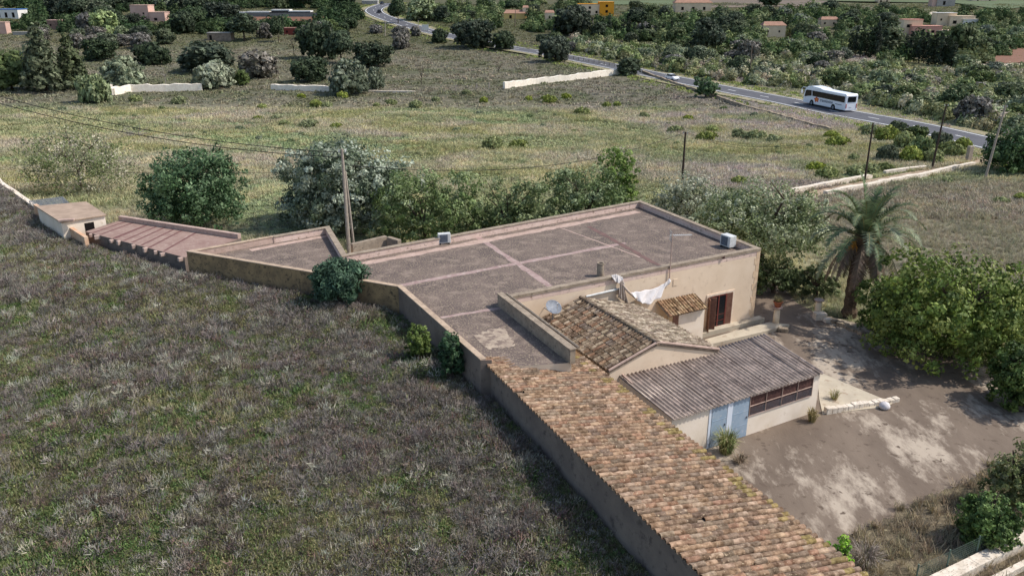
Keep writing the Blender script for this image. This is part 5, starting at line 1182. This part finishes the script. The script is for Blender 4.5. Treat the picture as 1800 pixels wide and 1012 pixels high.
# ------------------------------------------------------------------ woodland scatter
houses_px = [(1516, 98, 32), (1632, 108, 52), (1050, 20, 45), (262, 28, 50), (12, 25, 30), (905, 28, 30), (966, 28, 14), (1215, 12, 42), (1360, 58, 24), (1622, 50, 46), (1690, 40, 40), (1662, 8, 26), (475, 24, 95), (1730, 4, 22), (386, 66, 26), (512, 56, 16), (98, 45, 16), (1458, 44, 16), (1720, 54, 10), (650, 5, 18), (748, 52, 12)]
def free(px, py, g, w):
    for hx, hy, hr in houses_px:
        if abs(px-hx) < hr*1.0 and hy-8 < py < hy+40: return False
    if rdist(g.x, g.y)[0] < 8+w*.45: return False
    for x, y, r_ in TAKEN:
        if (x-g.x)**2+(y-g.y)**2 < (r_*.8+w*.33)**2: return False
    return True
def region(n, poly, keys, wr, hr, label, group, name='tree', tries=60):
    xs = [p[0] for p in poly]; ys_ = [p[1] for p in poly]; made = 0; mm = max(ys_)
    for i in range(n):
        for _ in range(tries):
            px, py = rnd.uniform(min(xs), max(xs)), min(ys_)+(mm-min(ys_))*rnd.random()**1.0
            ins = False; j = len(poly)-1
            for k in range(len(poly)):
                if (poly[k][1] > py) != (poly[j][1] > py) and px < (poly[j][0]-poly[k][0])*(py-poly[k][1])/(poly[j][1]-poly[k][1])+poly[k][0]: ins = not ins
                j = k
            if not ins: continue
            g = G(px, py); w = rnd.uniform(*wr)
            if g.y > 620: continue
            if free(px, py, g, w): break
        else: continue
        put(rnd.choice(keys), g.x, g.y, w, w*rnd.uniform(*hr), label, 'tree', group, name); TAKEN.append((g.x, g.y, w*.45)); made += 1
    return made
kd = [K[c] for c in ('d', 'dt', 'g', 'gt', 'o', 'd')]; km = [K[c] for c in ('o', 'g', 'l', 'lb', 'gb', 'r', 'o', 'db', 'g')]; ko = [K[c] for c in ('o', 'l', 'g', 'd')]
n1 = region(64, [(1150, 130), (1250, 148), (1420, 158), (1530, 182), (1640, 210), (1760, 232), (1800, 240), (1800, 125), (1690, 122), (1560, 112), (1440, 108), (1300, 100), (1180, 96)], km, (4.5, 7.5), (.45, .7), 'bushy tree of the scrubland directly beyond the road', 'scrubland trees beyond the road')
n2 = region(66, [(1000, 68), (1180, 78), (1180, 128), (1300, 112), (1500, 112), (1700, 108), (1800, 84), (1800, 60), (1600, 66), (1450, 60), (1250, 48), (1080, 60)], kd+km, (5, 8), (.55, .85), 'dense mixed tree in the wood on the right beyond the scrub', 'mixed trees of the right hand wood')
n3 = region(34, [(760, 10), (1000, 8), (1250, 26), (1400, 20), (1560, 12), (1800, 20), (1800, 60), (1600, 62), (1250, 50), (1000, 70), (860, 52), (770, 40)], kd+ko, (6, 9), (.5, .8), 'tree among the far houses near the top of the picture', 'trees among the far houses')
n4 = region(42, [(0, 0), (620, 0), (640, 30), (600, 44), (560, 48), (400, 62), (300, 60), (200, 62), (100, 44), (0, 48)], [K['d'], K['dt'], K['g'], K['o'], K['dt']], (8, 13), (.7, .95), 'dark tree on the wooded slope at the upper left', 'trees of the upper left slope')
n5 = region(16, [(60, 60), (330, 68), (360, 60), (560, 58), (640, 70), (520, 76), (340, 80), (180, 92), (60, 90)], [K['d'], K['o'], K['r'], K['g']], (6, 9), (.5, .8), 'bush along the far edge of the upper left pasture', 'bushes along the far pasture edge')
n6 = region(14, [(560, 60), (680, 62), (760, 74), (900, 96), (1090, 118), (1120, 122), (1100, 108), (960, 82), (820, 62), (760, 66), (640, 50), (560, 52)], [K['d'], K['g'], K['db'], K['r']], (4, 7), (.5, .8), 'roadside bush along the near side of the far road', 'bushes on the near side of the far road')
n7 = region(12, [(820, 58), (1000, 84), (1120, 108), (1200, 130), (1180, 96), (1000, 70), (860, 50)], [K['g'], K['db'], K['l'], K['lb'], K['lb']], (4, 6.5), (.45, .65), 'low bush on the far bank of the road below the orange house', 'bushes on the far bank of the road')
print('scattered', n1, n2, n3, n4, n5, n6, n7, 'total', CNT[0])
# ------------------------------------------------------------------ stuff: undergrowth, far wood, grasses (instanced)
def scatter(name, P_, Rz, S_, Cc, I_, sources, label, cat):
    me = bpy.data.meshes.new(name); me.vertices.add(len(P_)); me.vertices.foreach_set('co', np.asarray(P_, np.float32).ravel())
    for nm, tp, dat in (('rz', 'FLOAT', Rz), ('sc', 'FLOAT', S_), ('idx', 'INT', I_)):
        a = me.attributes.new(nm, tp, 'POINT'); a.data.foreach_set('value', np.asarray(dat, np.int32 if tp == 'INT' else np.float32))
    a = me.attributes.new('tint', 'FLOAT_COLOR', 'POINT'); a.data.foreach_set('color', np.c_[Cc, np.ones(len(Cc))].astype(np.float32).ravel())
    o = bpy.data.objects.new(name, me); COL.objects.link(o); tag(o, label, cat, None, 'stuff')
    sc_ = bpy.data.collections.new(name+'_kinds')
    for i, m_ in enumerate(sources): ob = bpy.data.objects.new('%s_%02d' % (name, i), m_); sc_.objects.link(ob)
    ng = bpy.data.node_groups.new(name, 'GeometryNodeTree'); ng.interface.new_socket('Geometry', in_out='INPUT', socket_type='NodeSocketGeometry'); ng.interface.new_socket('Geometry', in_out='OUTPUT', socket_type='NodeSocketGeometry')
    N = ng.nodes; L = ng.links; gi = N.new('NodeGroupInput'); go = N.new('NodeGroupOutput'); ip = N.new('GeometryNodeInstanceOnPoints'); ci = N.new('GeometryNodeCollectionInfo')
    ci.inputs[0].default_value = sc_; ci.inputs['Separate Children'].default_value = True; ci.inputs['Reset Children'].default_value = True; ip.inputs['Pick Instance'].default_value = True
    def at(nm, tp): n = N.new('GeometryNodeInputNamedAttribute'); n.data_type = tp; n.inputs[0].default_value = nm; return [s for s in n.outputs if s.enabled][0]
    cx = N.new('ShaderNodeCombineXYZ'); L.new(at('rz', 'FLOAT'), cx.inputs[2]); L.new(cx.outputs[0], ip.inputs['Rotation']); L.new(at('sc', 'FLOAT'), ip.inputs['Scale']); L.new(at('idx', 'INT'), ip.inputs['Instance Index'])
    L.new(gi.outputs[0], ip.inputs['Points']); L.new(ci.outputs[0], ip.inputs['Instance']); L.new(ip.outputs[0], go.inputs[0])
    md = o.modifiers.new('scatter', 'NODES'); md.node_group = ng; return o
def tuft(seed, n, h, w, spread, kind='straw'):
    r_ = np.random.RandomState(seed); V = []; 
    for k in range(n):
        t = r_.uniform(0, 6.28); r0 = r_.uniform(0, spread)**1.; p = np.array([math.cos(t)*r0, math.sin(t)*r0, -.05]); hh = h*r_.uniform(.5, 1.15); ln = r_.uniform(.15, .95)*hh; hh *= r_.uniform(.6, 1); a = r_.uniform(0, 6.28)
        if kind == 'leafy': hh *= .6; ln = hh*r_.uniform(.5, 1.2)
        if kind == 'stalk': ln *= .6
        tip = p+np.array([math.cos(a)*ln, math.sin(a)*ln, hh]); s_ = np.array([-math.sin(a), math.cos(a), 0])*w*r_.uniform(.6, 1.3)
        mid = p*.5+tip*.5+np.array([0, 0, hh*.1])
        V += [p-s_*.7, p+s_*.7, mid+s_, mid-s_, mid-s_, mid+s_, tip+s_*.15, tip-s_*.15]
        if kind == 'stalk' and r_.rand() < .6:          # seed head
            for _ in range(2):
                c = tip+r_.randn(3)*.05*h-np.array([0, 0, .04]); u_ = r_.randn(3)+np.array([0, 0, 1.5]); u_ /= np.linalg.norm(u_); v_ = np.cross(u_, r_.randn(3)); v_ /= np.linalg.norm(v_)*1.8; q = w*1.7; V += [c-u_*q, c-v_*q, c+u_*q, c+v_*q]
    V = np.array(V); return npmesh('tuft', V, np.arange(len(V)).reshape(-1, 4), [M_blade])
def twigs(seed, n, h, w, R_):
    r_ = np.random.RandomState(seed); V = []
    for k in range(n):
        t = r_.uniform(0, 6.28); r0 = R_*r_.rand()**.6; z = h*r_.uniform(.05, .8)*(1-.4*r0/R_); p = np.array([math.cos(t)*r0, math.sin(t)*r0, z])
        d = np.array([math.cos(t)*.5, math.sin(t)*.5, .9])+r_.randn(3)*.55; d /= np.linalg.norm(d); e = p+d*h*r_.uniform(.2, .5); s_ = np.cross(d, r_.randn(3)); s_ = s_/np.linalg.norm(s_)*w*r_.uniform(.6, 1.4)
        V += [p-s_, p+s_, e+s_*.4, e-s_*.4]
        if r_.rand() < .5:
            u_ = r_.randn(3); u_ /= np.linalg.norm(u_); v_ = np.cross(u_, r_.randn(3)); v_ /= np.linalg.norm(v_); q = w*1.6; V += [e-u_*q, e-v_*q, e+u_*q, e+v_*q]
    V = np.array(V); return npmesh('tuft', V, np.arange(len(V)).reshape(-1, 4), [M_blade])
TK = [tuft(1, 16, .5, .012, .22), tuft(2, 16, .62, .014, .25, 'stalk'), tuft(3, 18, .42, .03, .25, 'leafy'), tuft(4, 12, .8, .014, .2, 'stalk'), tuft(5, 14, .55, .013, .25), tuft(6, 20, .7, .02, .3, 'stalk'),
      tuft(11, 22, .5, .035, .55), tuft(12, 20, .6, .04, .6, 'stalk'), tuft(13, 24, .45, .07, .6, 'leafy')]
TW = [twigs(31, 44, .5, .011, .26), twigs(32, 44, .42, .013, .3), twigs(33, 50, .6, .010, .28), tuft(34, 22, .36, .011, .26), tuft(35, 26, .3, .022, .28, 'leafy'), tuft(36, 18, .46, .010, .22, 'stalk'), twigs(37, 40, .3, .018, .3)]
def shade_noise(C_, a): return np.clip(C_*rs.uniform(1-a, 1+a, (len(C_), 1))*(1+rs.uniform(-.07, .07, C_.shape)), 0, 1)
# field left of the house
n = 100000; yv = 17+(rs.rand(n)**1.25)*68; lo = -0.68*yv-3; hi = XB(yv)-.12; xv = lo+(hi-lo)*rs.rand(n); ok = (hi > lo); xv, yv = xv[ok], yv[ok]
palw = np.array([lin(c) for c in ((116, 109, 104), (92, 84, 78), (114, 112, 80), (84, 102, 62), (146, 138, 112), (152, 148, 136), (100, 108, 70), (108, 88, 82))])
na, nb, nc, nd = fbm(xv, yv, 3.5, 201, 3), fbm(xv, yv, 2.0, 211, 3), fbm(xv, yv, 6, 221, 3), fbm(xv, yv, 1.2, 231, 2)
wts = np.stack([.2+1.6*ss(.42, .62, na), .25+.6*ss(.45, .6, nd), .9+2.4*ss(.42, .6, nc), .45+4.0*ss(.52, .68, nb), .35+1.0*ss(.5, .65, nc), .12+.5*ss(.55, .7, nd), .5+2.*ss(.48, .6, nb), .15+.4*ss(.5, .7, na)], 1)
cw = np.cumsum(wts, 1); pk = (rs.rand(len(xv))[:, None]*cw[:, -1:] > cw).sum(1)
C2 = palw[pk]*np.array([1.42, 1.42, 1.34]); kinds = np.array([[0, 1, 2], [0, 1, 1], [3, 6, 3], [4, 4, 6], [3, 5, 3], [0, 2, 5], [4, 6, 3], [1, 0, 3]]); I_ = kinds[pk, rs.randint(0, 3, len(xv))]
S_ = rs.uniform(.4, 1.05, len(xv))*(1+.25*(yv-20)/40)*np.where(XB(yv)-xv < 1.0, .75, 1.)*(.6+.8*fbm(xv, yv, 1.5, 241, 2))
scatter('meadow_weeds', np.c_[xv, yv, ZF(xv, yv)], rs.uniform(0, 6.28, len(xv)), S_, shade_noise(C2, .28), I_, TW, 'tall dead thistles and weeds covering the near left field', 'weeds')
# meadow beyond the house
n = 120000; yv = 24+(rs.rand(n)**.9)*150; xv = (rs.rand(n)*2-1)*(yv*.68+4)
ok = (xv > XB(yv)+.4); hp_ = [(p.x, p.y) for p in (hA, hB, hC, hD, hE, hF, hG, hH, hI, hJ)]
def inpoly(x, y, P_):
    r_ = np.zeros(len(x), bool); j = len(P_)-1
    for i in range(len(P_)):
        c = ((P_[i][1] > y) != (P_[j][1] > y)) & (x < (P_[j][0]-P_[i][0])*(y-P_[i][1])/(P_[j][1]-P_[i][1]+1e-9)+P_[i][0]); r_ ^= c; j = i
    return r_
def grow(P_, m): c = np.mean(np.array(P_), 0); return [tuple(c+(np.array(p)-c)*(1+m)) for p in P_]
solid = [hp_, out, [tuple(v[:2]) for v in (c0, c1, c2, c3)], [tuple(v[:2]) for v in (o1, o2, o3, o4)], [tuple(v[:2]) for v in (h1, h2, h3, h4)], DRV,
         [(r0+ls*wl)[:2], (r1+ls*wl)[:2], (r1-ls*wr)[:2], (r0-ls*wr)[:2]], [tuple(v[:2]) for v in (f0, f1, k1, k0)]]
for P_ in solid: ok &= ~inpoly(xv, yv, P_)
D2 = np.min([np.hypot(xv-a, yv-c) for a, c in RA[::2] if c < 260], 0); ok &= D2 > 5.6
xv, yv, D2 = xv[ok], yv[ok], D2[ok]; C_ = cover(xv, yv, False)
vg = (D2 < 11)[:, None]; C_ = np.where(vg & (rs.rand(len(xv)) < .8)[:, None], np.array(lin((116, 128, 66)))[None], C_)
grn = (C_[:, 1] > C_[:, 0]*1.02); near = yv < 75
I_ = np.where(near, np.where(grn, 2, rs.choice([0, 1, 4], len(xv))), np.where(grn, 8, rs.choice([6, 7], len(xv))))
S_ = rs.uniform(.6, 1.2, len(xv))*np.where(near, .9, .95)*(1+.35*ss(100, 170, yv))
scatter('meadow_grass', np.c_[xv, yv, ZT(xv, yv)], rs.uniform(0, 6.28, len(xv)), S_, shade_noise(C_*1.7, .18), I_, TK, 'dry straw coloured meadow grass behind the farmhouse', 'grass')
# pasture and banks farther off
n = 45000; yv = 172+(rs.rand(n)**.8)*330; xv = (rs.rand(n)*2-1)*(yv*.66+4); D2 = np.min([np.hypot(xv-a, yv-c) for a, c in RA[::2]], 0); ok = D2 > 5.5; xv, yv, D2 = xv[ok], yv[ok], D2[ok]
C_ = cover(xv, yv, False); C_ = np.where(((D2 < 12) & (rs.rand(len(xv)) < .7))[:, None], np.array(lin((120, 128, 72)))[None], C_)
TF = [tuft(21, 22, .6, .10, 1.1), tuft(22, 20, .7, .14, 1.2, 'leafy')]
scatter('pasture_grass', np.c_[xv, yv, ZT(xv, yv)], rs.uniform(0, 6.28, len(xv)), rs.uniform(.5, 1.1, len(xv)), shade_noise(C_*1.5, .25), rs.randint(0, 2, len(xv)), TF, 'rough grass of the far pasture and road banks', 'grass')
for k in range(26):
    px, py = rnd.choice([(rnd.uniform(690, 960), rnd.uniform(98, 145)), (rnd.uniform(800, 870), rnd.uniform(122, 146))]); g_ = G(px, py); r_ = rnd.uniform(.3, .9)
    b = MB(); b.box((0, 0, .08), (r_*1.6, r_, r_*.6), rnd.random()); o = b.build('field_stone', M_drystone2, bevel=.12); o.location = g_; o.rotation_euler = (rnd.uniform(-.2, .2), rnd.uniform(-.2, .2), rnd.uniform(0, 3)); tag(o, 'small pale boulder showing in the pasture left of the roadside fence', 'stone', 'pale boulders in the pasture')
# undergrowth between the trees
UG = [crown_mesh('undergrowth', [(0, 0, .5, 1.3, 1.2, .8), (.9, .4, .4, .8, .8, .6)], 34, 11, .34, [(255, 255, 255)], M_under, 61, .5) for M_under in [mat('undergrowth_leaf', (90, 100, 60), attr='tint', inst=True, rough=.85, transl=.15)]]
UG.append(crown_mesh('undergrowth', [(0, 0, .8, 1.0, 1.1, 1.1), (-.7, .5, .5, .9, .8, .7)], 34, 11, .34, [(255, 255, 255)], MATS['undergrowth_leaf'], 62, .5))
def under(n, poly, cols, sc_, name, label, far=640):
    xs = [p[0] for p in poly]; ys_ = [p[1] for p in poly]; px = rs.uniform(min(xs), max(xs), n*3); py = rs.uniform(min(ys_), max(ys_), n*3); ok = inpoly(px, py, poly); px, py = px[ok][:n], py[ok][:n]; P_ = []
    for a, c in zip(px, py):
        if any(abs(a-hx) < hr*.9 and hy-8 < c < hy+22 for hx, hy, hr in houses_px): continue
        g = G(a, c)
        if rdist(g.x, g.y)[0] < 7.8 or g.y > far: continue
        P_.append(g)
    P_ = np.array([tuple(p) for p in P_]); pal = np.array([lin(c) for c in cols]); return P_, pal[rs.randint(0, len(pal), len(P_))], rs.uniform(.7, 1.3, len(P_))*sc_
A1 = under(1500, [(1130, 122), (1300, 146), (1420, 160), (1530, 182), (1640, 210), (1800, 246), (1800, 126), (1690, 124), (1300, 96), (1100, 80), (1000, 68), (1010, 90)], [(106, 110, 76), (122, 122, 94), (90, 98, 62), (134, 130, 110), (114, 118, 82)], 1.15, '', '')
A2 = under(1000, [(1000, 62), (1300, 100), (1700, 122), (1800, 84), (1800, 30), (1500, 16), (1250, 26), (1000, 8), (760, 10), (780, 44)], [(74, 88, 54), (90, 102, 66), (104, 112, 76), (62, 76, 46)], 1.9, '', '')
A3 = under(1000, [(0, 0), (620, 0), (640, 34), (600, 46), (400, 60), (300, 62), (180, 64), (0, 50)], [(58, 74, 46), (70, 86, 54), (50, 66, 40)], 2.0, '', '')
P_ = np.concatenate([A1[0], A2[0], A3[0]]); C_ = np.concatenate([A1[1]*1.75, A2[1]*1.4, A3[1]*1.15]); S_ = np.concatenate([A1[2], A2[2], A3[2]])
scatter('undergrowth', P_, rs.uniform(0, 6.28, len(P_)), S_, shade_noise(C_, .2), rs.randint(0, 2, len(P_)), UG, 'tangled undergrowth filling the gaps between the far trees', 'undergrowth')
# far wood on the rising ground beyond the houses
n = 9000; yv = 560+rs.rand(n)*900; xv = (rs.rand(n)*2-1)*(yv*.72); pal = np.array([lin(c) for c in ((62, 78, 52), (76, 92, 62), (90, 102, 74), (54, 70, 48))])
xv_ok = fbm(xv, yv, 120, 91) > .40; xv, yv = xv[xv_ok], yv[xv_ok]; n = len(xv)
scatter('far_wood', np.c_[xv, yv, ZT(xv, yv)], rs.uniform(0, 6.28, n), rs.uniform(3, 5.5, n), shade_noise(pal[rs.randint(0, 4, n)], .15), rs.randint(0, 2, n), UG, 'continuous far wood on the rising ground at the top', 'wood')

# ------------------------------------------------------------------ weeds growing against the shed
def weed(name, px, py, h, w, n, cols, label, thin=.02, seed=1):
    g = Q(px, py, .03); q = random.Random(seed); b = MB()
    for k in range(n):
        t = q.uniform(0, 6.28); r_ = q.uniform(0, w*.25); p = g+Vector((math.cos(t)*r_, math.sin(t)*r_, 0)); l = h*q.uniform(.5, 1.1); o_ = q.uniform(.15, .9)*w*.6
        m_ = p+Vector((math.cos(t)*o_*.45, math.sin(t)*o_*.45, l*.75)); e_ = p+Vector((math.cos(t)*o_, math.sin(t)*o_, l*q.uniform(.6, 1.05))); s_ = Vector((-math.sin(t), math.cos(t), 0))*thin*q.uniform(.6, 1.3)
        b.add([p-s_, p+s_, m_+s_, m_-s_, e_], [(0, 1, 2, 3), (3, 2, 4)], 0, lin(jit(q.choice(cols), .15)))
    return tag(b.build(name, M_leafn), label, 'plant')
weed('grass_tuft', 1276, 795, 1.15, 1.2, 420, [(124, 132, 78), (144, 146, 96), (104, 116, 62), (168, 158, 118)], 'tall green and straw grass tuft in front of the blue doors', .014, 2)
weed('dry_weed', 1427, 740, .75, .7, 200, [(150, 136, 92), (132, 124, 78), (170, 152, 112)], 'dry brown weed against the shed wall at the start of the low wall', .012, 3)
weed('spiky_weed', 1466, 702, .55, .7, 60, [(128, 130, 78), (160, 146, 106)], 'thin spiky weed growing from the pale concrete slab', .014, 4)
weed('dry_weed', 1300, 812, .4, .9, 160, [(150, 132, 108), (134, 118, 98)], 'low dead brown weeds just right of the tall grass tuft', .01, 5)
weed('dry_weed', 1520, 990, .8, 1.4, 300, [(160, 148, 136), (142, 130, 120), (128, 120, 96)], 'grey tangle of dead weeds beside the small bright green shrub', .008, 6)
